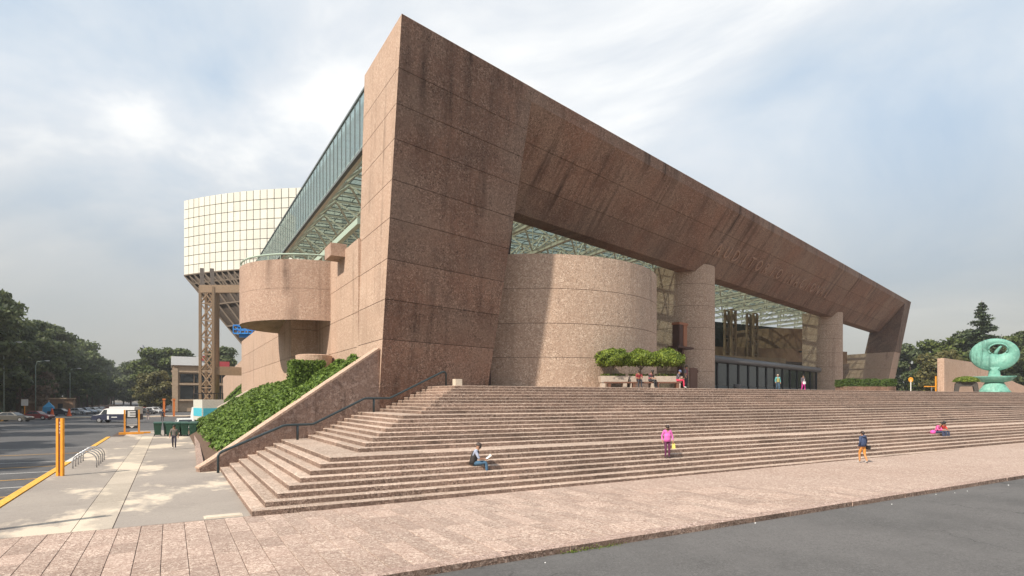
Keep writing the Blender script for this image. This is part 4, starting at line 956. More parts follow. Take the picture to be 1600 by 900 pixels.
for x0,x1,z in ((6.8,8.2,14.0),(10.5,13.5,12.6)): q = MB(); q.box(x0,x1,172.0,172.3,z-0.9,z+0.4); PB(q, 'roof_sign', col('sign_red',(0.45,0.05,0.06)), ob)
ms = thing('radio_mast', 'slim distant lattice mast with a round head over the trees', 'mast', (-16.9,494,0))
q = MB(); lattice(q, 0, 0, 0, 36, 1.7, 1.7, 22, 0.2, 0.35, 0.16); q.build('shaft', col('mast_grey',(0.20,0.21,0.23)), ms)
q = MB(); lathe(q, [(0.8,35.5),(2.9,36.4),(2.9,38.6),(1.4,39.6),(0.3,41.5)], 18); q.build('head', col('mast_grey',(0.20,0.21,0.23)), ms)

# ------------------------------------------------------------ vehicles
def wheel(t, x, y, rr=0.33, wd=0.22):
    q = MB(); q.tube([(x,y-wd/2,rr),(x,y+wd/2,rr)], rr, 16); wo = q.build('wheel', M['rubber'], t)
    sgn = -1 if y < 0 else 1
    q = MB(); q.tube([(x,y+sgn*(wd/2+0.004),rr),(x,y+sgn*(wd/2+0.015),rr)], rr*0.62, 12); q.build('rim', M['chrome'], wo)
def car(label, loc, rz, color, name='parked_car', group=None, L=4.3, Wd=1.7, H=1.42):
    """x forward; body lofted across the width from a side outline"""
    t = thing(name, label, 'car', loc, rz, group); m = color
    l = L/2
    low = [(-l,0.35),(-l+0.05,0.62),(-l+0.12,0.86),(-l*0.62,0.93),(l*0.32,0.92),(l*0.82,0.80),(l-0.06,0.66),(l,0.42),(l-0.05,0.26),(-l+0.05,0.26)]
    q = MB(); sect = []
    for y,k in ((-Wd/2,0.97),(-Wd/2+0.10,1.0),(Wd/2-0.10,1.0),(Wd/2,0.97)):
        sect.append([(x*(1 if k==1 else 0.985), y, 0.26+(z-0.26)*k) for x,z in low])
    q.loft(sect); q.build('body', m, t, False)
    cab = [(-l*0.72,0.90),(-l*0.46,H-0.04),(-l*0.30,H),(l*0.02,H),(l*0.14,H-0.05),(l*0.46,0.90)]
    q = MB(); q.loft([[(x*0.99,-Wd/2+0.05,z) if z<1 else (x,-Wd/2+0.22,z) for x,z in cab],[(x*0.99,Wd/2-0.05,z) if z<1 else (x,Wd/2-0.22,z) for x,z in cab]]); q.build('cabin', m, t)
    e = 0.012
    def ypos(z): f = (z-0.90)/(H-0.90); return (Wd/2-0.05) - 0.17*f + e
    za, zb = 0.95, H-0.10
    for s_ in (-1,1):
        for x0a,x1a,x0b,x1b in ((-l*0.60,-l*0.12,-l*0.40,-l*0.12),(-l*0.09,l*0.34,-l*0.09,l*0.10)):
            q = MB(); q.face([(x0a,s_*ypos(za),za),(x1a,s_*ypos(za),za),(x1b,s_*ypos(zb),zb),(x0b,s_*ypos(zb),zb)]); q.build('side_window', M['wing'], t)
    yb, yt = Wd/2-0.16, Wd/2-0.30
    q = MB(); q.face([(l*0.43+e,-yb,0.95),(l*0.43+e,yb,0.95),(l*0.165+e,yt,H-0.09),(l*0.165+e,-yt,H-0.09)]); q.build('windscreen', M['wing'], t)
    q = MB(); q.face([(-l*0.69-e,-yb,0.96),(-l*0.69-e,yb,0.96),(-l*0.49-e,yt,H-0.10),(-l*0.49-e,-yt,H-0.10)]); q.build('rear_window', M['wing'], t)
    for s_ in (-1,1):
        q = MB(); q.box(l-0.10,l-0.015,s_*0.58-0.17,s_*0.58+0.17,0.58,0.72); q.build('headlight', M['lamp'], t)
        q = MB(); q.box(-l-0.0,-l+0.10,s_*0.60-0.16,s_*0.60+0.16,0.66,0.82); q.build('tail_light', M['redl'], t)
        for x in (-l*0.60,l*0.62): wheel(t, x, s_*(Wd/2-0.10))
    q = MB(); q.box(l-0.08,l+0.04,-Wd/2+0.1,Wd/2-0.1,0.34,0.5); q.box(-l-0.04,-l+0.08,-Wd/2+0.1,Wd/2-0.1,0.36,0.52); q.build('bumper', M['black'], t)
    return t
def cc(n,c): return col('car_'+n, c, 0.3)
car('dark grey sedan parked at the left kerb under the trees', (-20.3,113.5,-0.12), R(-25), cc('grey',(0.085,0.082,0.072)), L=5.0)
car('dark red car parked behind the dark grey sedan', (-18.6,121.5,-0.12), R(-25), cc('red',(0.22,0.025,0.03)))
car('black car with white roof glare parked beside the traffic cone', (-19.2,150,-0.12), R(-20), cc('navy',(0.04,0.045,0.07)))
lot = [('silver',(0.45,0.46,0.47)),('pale blue',(0.30,0.36,0.42)),('white',(0.72,0.72,0.70)),('silver grey',(0.36,0.37,0.38)),('bright red',(0.42,0.06,0.04)),('blue grey',(0.16,0.20,0.26)),('steel blue',(0.20,0.27,0.36)),('dark blue',(0.04,0.06,0.12)),('maroon',(0.16,0.04,0.05)),('off white',(0.60,0.58,0.53)),('charcoal',(0.06,0.06,0.065)),('light silver',(0.55,0.56,0.57)),('dull red',(0.25,0.06,0.05)),('dark silver',(0.25,0.26,0.27))]
lp = [(-17.0,156),(-16.2,162),(-15.2,168),(-14.6,175),(-12.2,172),(-11.2,178),(-10.6,186),(-9.0,182),(-8.0,190),(-6.8,186),(-4.6,152),(-3.6,160),(-5.4,166),(-2.6,168)]
for (nm, c), (x,y) in zip(lot, lp):
    car('small %s car parked in the far lot' % nm, (x,y,-0.12), R(-30+rnd.uniform(-8,8)), cc(nm.replace(' ','_'), c), group='cars in the far lot')
car('green and white beetle taxi at the left edge', (-25.0,127,0.02), R(-60), cc('taxi',(0.05,0.25,0.12)), L=4.0, H=1.5)
# ambulance van, seen from its left side, nose to the left
am = thing('ambulance_van', 'white and navy ambulance van behind the orange parking sign', 'van', (-6.5,101.1,-0.12), R(150))
NV = col('van_navy',(0.025,0.03,0.06),0.3)
def vanloft(prof, w0, w1, name, m, par):
    q = MB(); q.loft([[(x,-w0 if z < 1.3 else -w1,z) for x,z in prof],[(x,w0 if z < 1.3 else w1,z) for x,z in prof]]); return q.build(name, m, par)
vanloft([(-3.0,0.4),(3.0,0.4),(3.05,0.75),(2.95,1.0),(1.2,1.22),(-3.0,1.25)],1.0,1.0,'lower_body',NV,am)
vanloft([(-3.0,1.25),(1.2,1.22),(2.95,1.0),(1.95,1.2),(1.25,1.95),(0.7,2.05),(-3.0,2.05)],0.99,0.92,'upper_body',M['wht'],am)
q = MB(); q.box(-3.02,0.55,-0.93,0.93,2.05,2.28); q.build('raised_roof', M['wht'], am)
q = MB(); q.face([(1.93,-0.85,1.25),(1.93,0.85,1.25),(1.32,0.78,1.92),(1.32,-0.78,1.92)]); q.build('windscreen', M['wing'], am)
for s_ in (-1,1):
    q = MB(); q.face([(0.85,s_*1.0,1.2),(1.75,s_*1.0,1.2),(1.25,s_*0.95,1.85),(0.85,s_*0.95,1.85)]); q.build('side_window', M['wing'], am)
    q = MB(); q.box(0.55,0.80,s_*1.005-0.01,s_*1.005+0.01,0.5,1.0); q.box(-0.6,0.2,s_*1.005-0.01,s_*1.005+0.01,0.75,0.86); q.build('white_stripe', M['wht'], am)
    q = MB(); q.box(2.93,3.06,s_*0.7-0.18,s_*0.7+0.18,0.72,0.92); q.build('headlight', M['lamp'], am)
    for x in (-1.9,1.95): wheel(am, x, s_*0.88, 0.38, 0.24)
q = MB(); q.box(2.95,3.15,-0.95,0.95,0.4,0.6); q.build('bumper', M['black'], am)
# truck at the ivy bank
tk = thing('delivery_truck', 'white truck with turquoise tank side and roof rack parked by the ivy', 'truck', (3.7,76.5,-0.12), R(100))
q = MB(); q.box(-2.6,1.7,-1.1,1.1,1.0,3.3); q.build('cargo_box', col('truck_cream',(0.62,0.62,0.55),0.4), tk)
q = MB(); q.box(-2.4,1.5,1.09,1.13,1.45,2.35); q.box(-2.62,-2.6,-1.0,1.0,1.45,2.35); q.build('side_stripe', col('turquoise',(0.08,0.50,0.62),0.4), tk)
q = MB(); q.loft([[(1.8,-1.05,0.6),(3.4,-1.05,0.6),(3.35,-1.05,1.5),(2.9,-1.0,2.4),(1.8,-1.0,2.45)],[(1.8,1.05,0.6),(3.4,1.05,0.6),(3.35,1.05,1.5),(2.9,1.0,2.4),(1.8,1.0,2.45)]]); q.build('cab', M['wht'], tk)
q = MB()
for x in (-2.5,-0.5,1.5):
    for y in (-1.05,1.05): q.bar((x,y,3.3),(x,y,4.0),0.06,0.06)
for y in (-1.05,1.05): q.bar((-2.5,y,4.0),(1.5,y,4.0),0.07,0.07)
for x in (-2.5,1.5): q.bar((x,-1.05,4.0),(x,1.05,4.0),0.07,0.07)
q.build('roof_rack', M['black'], tk)
for y in (-0.95,0.95):
    for x in (-1.7,2.5): wheel(tk, x, y, 0.45, 0.26)
q = MB(); q.box(-2.65,3.3,-0.9,0.9,0.55,1.0); q.build('chassis', M['black'], tk)
car('white pickup-like car parked behind the green bins', (1.2,68,-0.1), R(95), cc('white2',(0.70,0.71,0.69)), L=4.6)
# small things by the trees
for (x,y,lab) in ((-19.7,143,'orange traffic cone beside the dark red car'),(-16.8,141,'orange traffic cone nearest the ambulance')):
    t = thing('traffic_cone', lab, 'cone', (x,y,-0.12), 0, 'traffic cones'); q = MB(); lathe(q, [(0.45,0.06),(0.34,0.3),(0.22,0.9),(0.12,1.5),(0.05,1.52)],12); q.build('cone', col('cone_orange',(0.75,0.13,0.03)), t); q = MB(); q.box(-0.5,0.5,-0.5,0.5,0,0.07); q.build('base', M['black'], t)
kz = thing('round_kiosk', 'round tan kiosk among the street trunks', 'kiosk', (-25,160,0)); q = MB(); lathe(q, [(1.5,0),(1.5,2.3)],16); q.build('wall', M['brown'], kz); q = MB(); lathe(q, [(1.75,2.3),(1.75,4.1),(1.6,4.15)],16); q.build('roof_band', M['tan'], kz)
q = MB(); q.box(-0.45,0.45,1.46,1.54,0,2.0); q.build('door', M['black'], kz)
hz_ = thing('guard_hut', 'low pinkish guard hut wall behind the parked cars', 'hut', (-23.5,184,0)); q = MB(); q.box(-2.6,2.6,-1.5,1.5,0,3.2); q.build('wall', M['brown'], hz_); q = MB(); q.box(-2.8,2.8,-1.7,1.7,3.2,3.5); q.build('roof', M['tan'], hz_); q = MB(); q.box(-0.5,0.5,-1.54,-1.50,0,2.1); q.build('door', M['black'], hz_)
nb_ = thing('notice_board', 'square white board on an orange post under the trees', 'sign', (-23.0,138,0)); q = MB(); q.box(-0.08,0.08,-0.08,0.08,0,2.0); q.build('post', M['orange'], nb_); q = MB(); q.box(-0.5,0.5,-0.05,0.05,2.0,3.2); q.build('board', M['paper'], nb_)
for i,(x,y,h,lab) in enumerate(((-23.4,124.5,12.5,'pale green lamp post at the left edge'),(-23.6,152,11,'thin grey lamp post beside the notice board'),(-22.0,186,11,'thin lamp post by the guard hut'))):
    t = thing('lamp_post', lab, 'lamp post', (x,y,0), R(-20), 'lamp posts under the trees')
    q = MB(); q.tube([(0,0,0),(0,0,h*0.9),(0.3,0,h*0.98),(1.8,0,h)],[0.12,0.08,0.06,0.04],8); q.build('pole', col('pole_green',(0.28,0.36,0.31)), t, True); q = MB(); q.ball((2.1,0,h-0.02),0.5,0.2,0.13,10,6); q.build('lamp_head', M['wht'], t, True)
bt = thing('blue_tarp_stall', 'small blue tarpaulin stall beside the round kiosk', 'stall', (-21.5,152,0)); q = MB(); q.loft([[(-0.9,-0.9,0),(0.9,-0.9,0),(0.9,0.9,0),(-0.9,0.9,0)],[(-0.85,-0.85,1.6),(0.85,-0.85,1.6),(0.85,0.85,1.6),(-0.85,0.85,1.6)],[(0,-0.1,2.6),(0.1,-0.1,2.6),(0.1,0.1,2.6),(0,0.1,2.6)]]); q.build('tarp', col('tarp_blue',(0.05,0.30,0.55)), bt); q = MB(); q.tube([(0.05,0,2.5),(0.05,0,3.0)],0.05,6); q.build('pole', M['wht'], bt)
for i,(x,y) in enumerate(((-1.0,128),(0.6,127))):
    t = thing('orange_gate_post', 'tall orange gate post near the office block, %s' % ('left one','right one')[i], 'post', (x,y,0), 0, 'orange gate posts'); q = MB(); q.box(-0.18,0.18,-0.18,0.18,0,3.0); q.build('shaft', col('gate_orange',(0.75,0.22,0.05)), t); q = MB(); q.box(-0.25,0.25,-0.25,0.25,3.0,3.3); q.build('cap', col('gate_orange',(0.75,0.22,0.05)), t)

# ============================================================ PEOPLE
def person(label, loc, rz, h, J, mats, hair=(0.02,0.015,0.012), name='person', cap=None, back_hair=0.0, group=None):
    """J: joints for a 1.7 m figure, x right, y forward; one continuous skinned body"""
    s = h/1.7; base = dict(
        pelvis=(0,0,0.95), spine=(0,0,1.15), chest=(0,0,1.36), neck=(0,0.01,1.47), head=(0,0.03,1.56), crown=(0,0.035,1.64),
        shL=(-0.17,0,1.40), elL=(-0.23,-0.02,1.13), wrL=(-0.23,0.06,0.89), shR=(0.17,0,1.40), elR=(0.23,-0.02,1.13), wrR=(0.23,0.06,0.89),
        hpL=(-0.09,0,0.90), knL=(-0.10,0.02,0.49), anL=(-0.10,-0.02,0.08), toL=(-0.11,0.16,0.04), hpR=(0.09,0,0.90), knR=(0.10,0.02,0.49), anR=(0.10,-0.02,0.08), toR=(0.11,0.16,0.04))
    base.update(J); B = {k: Vector(v) for k, v in base.items()}
    rad = dict(pelvis=(.135,.11), spine=(.125,.10), chest=(.145,.105), neck=(.052,.055), head=(.078,.092), crown=(.066,.078), shL=(.068,.068), elL=(.047,.047), wrL=(.031,.031), shR=(.068,.068), elR=(.047,.047), wrR=(.031,.031),
        hpL=(.092,.092), knL=(.064,.064), anL=(.046,.046), toL=(.040,.034), hpR=(.092,.092), knR=(.064,.064), anR=(.046,.046), toR=(.040,.034))
    E_ = [('pelvis','spine','top'),('spine','chest','top'),('chest','neck','neck'),('neck','head','skin'),('head','crown','skin'),
          ('pelvis','hpL','leg'),('hpL','knL','leg'),('knL','anL','shin'),('anL','toL','shoe'),('pelvis','hpR','leg'),('hpR','knR','leg'),('knR','anR','shin'),('anR','toR','shoe'),
          ('chest','shL','top'),('shL','elL','sleeve'),('elL','wrL','fore'),('chest','shR','top'),('shR','elR','sleeve'),('elR','wrR','fore')]
    for sd in ('L','R'):
        w_, e_ = B['wr'+sd], B['el'+sd]; d = (w_-e_).normalized(); side_ = Vector((1,0,0)) if abs(d.x) < 0.8 else Vector((0,1,0)); side_ = (side_ - d*side_.dot(d)).normalized()
        if sd == 'R': side_ = -side_
        B['pm'+sd] = w_ + d*0.075; rad['pm'+sd] = (.036,.020); E_.append(('wr'+sd,'pm'+sd,'skin'))
        curl = d.cross(side_) * 0.02
        for i,(off,ln) in enumerate(((-0.030,.062),(-0.010,.075),(0.010,.080),(0.029,.070))):
            B['f%d%s'%(i,sd)] = B['pm'+sd] + side_*off*1.1 + d*ln + curl*0.6; rad['f%d%s'%(i,sd)] = (.0085,.0085); E_.append(('pm'+sd,'f%d%s'%(i,sd),'skin'))
        B['th'+sd] = w_ + d*0.065 + side_*0.055 + curl; rad['th'+sd] = (.010,.010); E_.append(('wr'+sd,'th'+sd,'skin'))
    keys = list(B); me = bpy.data.meshes.new('body'); me.from_pydata([tuple(B[k]) for k in keys], [(keys.index(a),keys.index(c)) for a,c,_ in E_], []); me.update()
    o = bpy.data.objects.new('tmp', me); COL.objects.link(o)
    md = o.modifiers.new('skin','SKIN'); md.use_smooth_shade = True
    for i, k in enumerate(keys):
        sv = me.skin_vertices[0].data[i]; sv.radius = rad[k]; sv.use_root = (k == 'pelvis')
    sb = o.modifiers.new('sub','SUBSURF'); sb.levels = 2; sb.render_levels = 2
    dg = bpy.context.evaluated_depsgraph_get(); dg.update(); m2 = bpy.data.meshes.new_from_object(o.evaluated_get(dg)); COL.objects.unlink(o); bpy.data.objects.remove(o)
    m2.name = 'body'; kinds = ['top','neck','skin','leg','shin','shoe','sleeve','fore']; m2.materials.clear()
    for k in kinds: m2.materials.append(mats.get(k) or mats[{'neck':'skin','shin':'leg','sleeve':'top','fore':'skin'}[k]])
    segs = [(B[a], B[c], kinds.index(k)) for a,c,k in E_]
    idx = []
    for p in m2.polygons:
        c = p.center; best = (1e9, 0)
        for a, e, k in segs:
            ab = e - a; t = max(0, min(1, (c-a).dot(ab)/ab.length_squared)); d = (c - a - ab*t).length
            if d < best[0]: best = (d, k)
        idx.append(best[1])
    m2.polygons.foreach_set('material_index', idx)
    t = thing(name, label, 'person', loc, rz, group); t.scale = (s,s,s); link('body', m2, t)
    up = (B['crown']-B['neck']).normalized(); c = (B['head']+B['crown'])/2 + up*0.015
    q = MB(); q.ball((0,0,0), .096,.112,.105, 12, 7, -0.25); q.ball((0,-0.045,-0.02),.085,.075,.10+back_hair,10,6,-0.9)
    ho = q.build('hair', col('hair_%d%d' % (hair[0]*100, hair[2]*1000), hair, 0.6), t, True); ho.location = c + Vector((0,-0.012,0.022)); ho.rotation_euler = up.to_track_quat('Z','Y').to_euler() if up.z < 0.97 else (0,0,0)
    fwd = Vector((0,1,0)); fwd = (fwd - up*fwd.dot(up)).normalized(); sd_ = fwd.cross(up)
    q = MB(); hc = (B['head']*0.6+B['crown']*0.4)
    n0 = hc + fwd*0.092 - up*0.018; q.ball(tuple(n0), .013,.018,.02,6,4)
    for s_ in (-1,1): q.ball(tuple(hc + sd_*0.085*s_ - up*0.012), .014,.022,.03,6,4)
    q.build('nose_and_ears', mats['skin'], t, True)
    q = MB()
    for s_ in (-1,1): q.ball(tuple(hc + fwd*0.083 + sd_*0.033*s_ + up*0.008), .012,.008,.008,6,4)
    q.ball(tuple(hc + fwd*0.086 - up*0.055), .024,.008,.007,6,4)
    q.build('eyes_and_mouth', M['black'], t, True)
    return t
SK = col('skin',(0.33,0.18,0.115),0.55)
def mats(top, leg, shoe=(0.03,0.03,0.03), **k):
    d = dict(skin=SK, top=col('cloth_%d_%d_%d'%tuple(int(c*1000) for c in top), top), leg=col('cloth_%d_%d_%d'%tuple(int(c*1000) for c in leg), leg), shoe=col('shoe_%d_%d'%(int(shoe[0]*100),int(shoe[2]*100)), shoe))
    for kk, c in k.items(): d[kk] = col('cloth_%d_%d_%d'%tuple(int(x*1000) for x in c), c)
    return d
def rise(J, dz): return {k:(v[0],v[1],v[2]+dz) for k,v in J.items()}
# seated figure: pelvis at 0.10 above the seat (z=0), feet two steps below in front
SEAT = dict(pelvis=(0,0,0.10), spine=(0,0.02,0.30), chest=(0,0.10,0.50), neck=(0,0.15,0.60), head=(0,0.20,0.68), crown=(0,0.23,0.76),
    shL=(-0.17,0.09,0.53), elL=(-0.22,0.20,0.29), wrL=(-0.10,0.42,0.25), shR=(0.17,0.09,0.53), elR=(0.22,0.20,0.29), wrR=(0.12,0.42,0.25),
    hpL=(-0.09,0.03,0.10), knL=(-0.10,0.46,0.13), anL=(-0.10,0.47,-0.25), toL=(-0.11,0.64,-0.29), hpR=(0.09,0.03,0.10), knR=(0.11,0.47,0.14), anR=(0.11,0.50,-0.25), toR=(0.12,0.67,-0.29))
FY = lambda deg: R(deg)   # figure faces +y at 0
man = person('man in dark vest and jeans seated on the steps reading a newspaper', (9.67,19.62,0.80), R(-112), 1.72, SEAT, mats((0.32,0.36,0.47),(0.055,0.13,0.22),(0.12,0.13,0.15), neck=(0.45,0.45,0.45)), hair=(0.05,0.035,0.03))
q = MB(); prof = [(-0.175,0.02,0.08),(-0.155,-0.10,0.30),(-0.15,-0.02,0.545),(0.15,-0.02,0.545),(0.155,-0.10,0.30),(0.175,0.02,0.08)]
vr = []
for z, yc, rx, ry in ((0.06,0.0,0.165,0.145),(0.20,0.01,0.158,0.135),(0.36,0.045,0.165,0.135),(0.50,0.10,0.165,0.13),(0.56,0.115,0.11,0.095)):
    vr.append([(rx*math.cos(2*math.pi*k/18), yc+ry*math.sin(2*math.pi*k/18), z) for k in range(18)])
q.loft(vr); q.build('vest', col('vest_black',(0.025,0.022,0.022)), man, True)
q = MB(); q.loft([[(-0.22,0.46,0.25),(0.0,0.50,0.22),(0.22,0.46,0.25)],[(-0.25,0.66,0.40),(0.0,0.70,0.36),(0.25,0.66,0.40)]], False, False); q.loft([[(-0.22,0.465,0.253),(0.0,0.505,0.223),(0.22,0.465,0.253)],[(-0.25,0.668,0.398),(0.0,0.708,0.358),(0.25,0.668,0.398)]], False, False)
o = q.build('newspaper', M['paper']); o.location = (9.67,19.62,0.80); o.rotation_euler = (0,0,R(-112)); tag(o, 'open white newspaper in the hands of the man on the steps', 'newspaper')
# woman in pink coming down the steps (faces the camera)
WALKD = dict(anL=(-0.09,-0.02,0.08), toL=(-0.11,0.15,0.04), knR=(0.10,0.06,0.50), anR=(0.10,0.02,0.09), toR=(0.12,0.19,0.05), elL=(-0.27,-0.02,1.14), wrL=(-0.27,0.08,0.93), elR=(0.28,-0.02,1.14), wrR=(0.28,0.08,0.93), head=(0,0.05,1.555), crown=(0,0.075,1.63), pelvis=(0,0,0.93), spine=(0,0.0,1.13))
wom = person('woman in a pink jacket and purple trousers walking down the steps', (19.1,19.30,0.64), R(150), 1.46, WALKD, mats((0.62,0.13,0.42),(0.11,0.022,0.07),(0.05,0.02,0.03), sleeve=(0.62,0.13,0.42), fore=(0.62,0.13,0.42)), hair=(0.03,0.018,0.015))
q = MB(); q.loft([[(0.17*math.cos(2*math.pi*k/16)*w_, 0.125*math.sin(2*math.pi*k/16)*w_, z) for k in range(16)] for z,w_ in ((0.86,1.10),(0.98,1.07),(1.12,0.98),(1.28,1.02))]); q.build('jacket_skirt', col('cloth_620_130_420',(0.62,0.13,0.42)), wom, True)
bg_ = thing('yellow_bag', 'small yellow carrier bag hanging from the hand of the pink jacketed woman', 'bag', (19.1,19.30,0.64), R(150)); bg_.scale = (0.86,)*3
q = MB(); q.loft([[(-0.39,0.02,0.50),(-0.22,0.02,0.50),(-0.22,0.12,0.50),(-0.39,0.12,0.50)],[(-0.37,0.05,0.76),(-0.24,0.05,0.76),(-0.24,0.09,0.76),(-0.37,0.09,0.76)]]); q.build('sack', col('bag_yellow',(0.75,0.60,0.16)), bg_)
q = MB(); q.tube([(-0.34,0.07,0.76),(-0.29,0.085,0.90),(-0.26,0.07,0.76)],0.008,5); q.build('handle', col('bag_yellow',(0.75,0.60,0.16)), bg_)
# child walking along the paving
WALK = dict(knL=(-0.09,0.14,0.50), anL=(-0.09,0.12,0.10), toL=(-0.10,0.28,0.06), knR=(0.09,-0.02,0.49), anR=(0.09,-0.20,0.14), toR=(0.10,-0.06,0.05), elL=(-0.25,-0.08,1.14), wrL=(-0.25,0.02,0.92), elR=(0.25,0.02,1.14), wrR=(0.25,0.14,0.95))
boy = person('youngster in a navy hooded top and orange shorts walking on the paving', (29.7,16.7,pave_z(29.7)), R(-18), 1.56, WALK, mats((0.035,0.055,0.12),(0.62,0.26,0.05),(0.62,0.60,0.58), shin=(0.50,0.24,0.09), sleeve=(0.035,0.055,0.12), fore=(0.035,0.055,0.12)), hair=(0.03,0.02,0.015))
q = MB(); q.ball((0,-0.09,1.44),0.12,0.09,0.08,12,6); q.build('hood', col('cloth_35_55_120',(0.035,0.055,0.12)), boy, True)
q = MB(); q.loft([[(0.165*math.cos(2*math.pi*k/16)*w_, 0.13*math.sin(2*math.pi*k/16)*w_, z) for k in range(16)] for z,w_ in ((0.90,1.15),(1.05,1.18),(1.25,1.12),(1.38,0.85))]); q.build('hooded_top', col('cloth_35_55_120',(0.035,0.055,0.12)), boy, True)
sb_ = thing('shoulder_bag', 'black shoulder bag at the hip of the youngster in orange shorts', 'bag', (29.7,16.7,pave_z(29.7)), R(-18)); sb_.scale = (0.918,)*3
q = MB(); q.loft([[(0.22,-0.16,0.74),(0.34,-0.16,0.74),(0.34,0.14,0.74),(0.22,0.14,0.74)],[(0.20,-0.18,0.95),(0.34,-0.18,0.95),(0.34,0.16,0.95),(0.20,0.16,0.95)]]); q.build('pouch', M['black'], sb_)
q = MB(); q.tube([(0.24,-0.02,0.95),(0.17,-0.12,1.2),(-0.08,-0.10,1.46)],0.012,5); q.build('strap', M['black'], sb_)
# couple on the steps
s2 = dict(SEAT); 
person('person in pink leaning over, seated left on the right-hand steps', (44.30,20.05,0.96), R(175), 1.6, dict(SEAT, chest=(-0.06,0.12,0.48), neck=(-0.10,0.18,0.57), head=(-0.14,0.23,0.64), crown=(-0.17,0.27,0.71), shL=(-0.22,0.12,0.49), shR=(0.12,0.11,0.52)), mats((0.62,0.11,0.30),(0.04,0.05,0.10),(0.6,0.55,0.5), sleeve=(0.62,0.11,0.30), fore=(0.62,0.11,0.30)), back_hair=0.06)
person('person in red with dark jeans seated close beside the one in pink', (44.9,20.02,0.96), R(160), 1.66, SEAT, mats((0.65,0.055,0.035),(0.03,0.045,0.09),(0.05,0.05,0.06), sleeve=(0.65,0.055,0.035)), hair=(0.012,0.012,0.014))
q = MB(); q.ball((43.75,20.02,1.07),0.20,0.16,0.15,10,6); tag(q.build('pink_bag', col('bag_pink',(0.75,0.10,0.40)), None, True), 'bright pink bag lying beside the seated couple', 'bag')
# platform people
STAND = {}
person('person in a turquoise jacket walking before the dark glass screen', (53.2,38.4,4.0), R(140), 1.72, WALK, mats((0.10,0.36,0.38),(0.05,0.10,0.16), sleeve=(0.10,0.36,0.38), fore=(0.10,0.36,0.38)), hair=(0.45,0.36,0.28))
q = MB(); q.box(-0.12,0.12,0.10,0.16,0.95,1.35); o = q.build('chest_bag', col('olive_bag',(0.30,0.28,0.10)), None, loc=(53.2,38.4,4.0), rz=R(140)); tag(o, 'olive bag on the chest of the turquoise jacketed person', 'bag')
person('person in a dark top and bright pink trousers near the screen end', (56.6,37.9,4.0), R(160), 1.72, WALK, mats((0.10,0.08,0.10),(0.62,0.04,0.32), sleeve=(0.10,0.08,0.10), fore=(0.10,0.08,0.10)))
q = MB(); q.box(-0.14,0.14,-0.06,0.06,0,0.26); q.tube([(-0.1,0,0.26),(0,0,0.5),(0.1,0,0.26)],0.01,5); o = q.build('white_bag', M['paper'], None, loc=(56.35,37.6,4.78)); tag(o, 'small white handbag of the person in pink trousers', 'bag')
bench = thing('stone_bench', 'low bench between the planters where people sit', 'bench', (28.1,30.75,4.0), -0.5)
q = MB(); q.box(-2.6,2.6,-0.22,0.22,0.34,0.44); q.build('seat', col('bench_wood',(0.14,0.065,0.04)), bench)
for x in (-2.3,-0.6,1.0,2.4): q = MB(); q.box(x-0.09,x+0.09,-0.2,0.2,0,0.34); q.build('leg', col('bench_wood',(0.14,0.065,0.04)), bench)
SB = rise(SEAT, 0.44); SB.update(anL=(-0.10,0.47,0.09), toL=(-0.11,0.64,0.05), anR=(0.11,0.50,0.09), toR=(0.12,0.67,0.05))
person('person in dark red seated on the bench behind the left planter', (27.85,30.85,4.0), R(150), 1.66, SB, mats((0.24,0.03,0.035),(0.03,0.03,0.04)))
person('person in black with pink top seated on the bench middle', (28.55,30.5,4.0), R(190), 1.64, SB, mats((0.30,0.10,0.13),(0.03,0.03,0.035), sleeve=(0.03,0.03,0.03)), back_hair=0.06)
person('person in blue cap and red trousers seated on the bench right end', (30.25,29.65,4.0), R(215), 1.66, SB, mats((0.10,0.09,0.11),(0.55,0.04,0.09), shoe=(0.6,0.58,0.55)), hair=(0.10,0.13,0.25))
person('person in dark clothes standing behind the right planter', (31.5,30.0,4.0), R(200), 1.62, STAND, mats((0.16,0.03,0.05),(0.03,0.03,0.04), sleeve=(0.16,0.16,0.20)))
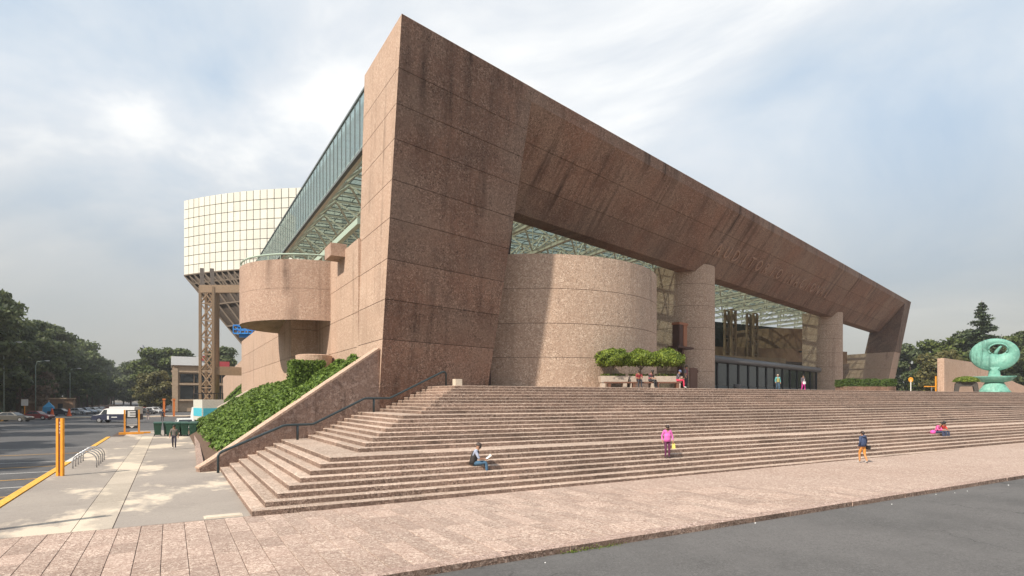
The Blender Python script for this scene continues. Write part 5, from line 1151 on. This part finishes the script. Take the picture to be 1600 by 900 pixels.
# sidewalk people
person('person in grey top and dark trousers walking before the green bins', (0.22,44.2,0.0), R(175), 1.56, WALK, mats((0.15,0.13,0.115),(0.035,0.03,0.05), shoe=(0.4,0.37,0.34), sleeve=(0.15,0.13,0.115)))
person('distant person in dark blue on the street near the bins', (-1.0,104.0,-0.12), R(10), 1.70, WALK, mats((0.04,0.05,0.09),(0.03,0.03,0.04)))
person('distant person in grey with pale trousers beside the dark blue one', (-3.0,108.5,-0.12), R(10), 1.70, WALK, mats((0.10,0.10,0.11),(0.40,0.33,0.33)))

# ------------------------------------------------------------ litter and stains on the road
for i in range(8):
    x = rnd.uniform(4,45); y = 10.72 - abs(rnd.gauss(0,1.0))*0.5 - 0.05; s = rnd.uniform(0.012,0.03)
    q = MB(); z = pave_z(x)-0.146; q.face([(x-s,y-s*0.6,z),(x+s,y-s*0.5,z+0.006),(x+s*0.8,y+s*0.7,z+0.02),(x-s*0.7,y+s*0.6,z+0.004)])
    q.build('litter_scrap', M['paper'], None, label='tiny scrap of pale litter along the road kerb', category='litter', group='litter scraps')
n = 260; x = np.concatenate([g.normal(7.8,0.22,n//2), g.normal(8.6,0.3,n//2)]); y = 10.73-np.abs(g.normal(0,0.05,n)); z = np.array([pave_z(v)-0.15 for v in x])+np.abs(g.normal(0,0.03,n))
o = leaves('kerb_weeds', np.stack([x,y,z],1), np.tile([0,-0.5,0.6],(n,1)), 0.018, M['topiary'], None, 99, 0.8); tag(o, 'thin green weeds growing along the road kerb', 'weeds', kind='stuff')

# thin air haze round the whole place, sky outside it
q = MB(); q.box(-140,330,-60,620,-1.6,58)
hzo = q.build('haze', None); hzo['kind'] = 'stuff'; hzo['label'] = 'thin pale city haze'
hm = bpy.data.materials.new('haze'); hm.use_nodes = True; nt = hm.node_tree; nt.nodes.clear()
pvn = nt.nodes.new('ShaderNodeVolumePrincipled'); mo = nt.nodes.new('ShaderNodeOutputMaterial')
pvn.inputs['Color'].default_value = (0.90,0.92,0.95,1); pvn.inputs['Density'].default_value = 0.00035; pvn.inputs['Anisotropy'].default_value = 0.2
nt.links.new(pvn.outputs[0], mo.inputs['Volume'])
hzo.data.materials.clear(); hzo.data.materials.append(hm)
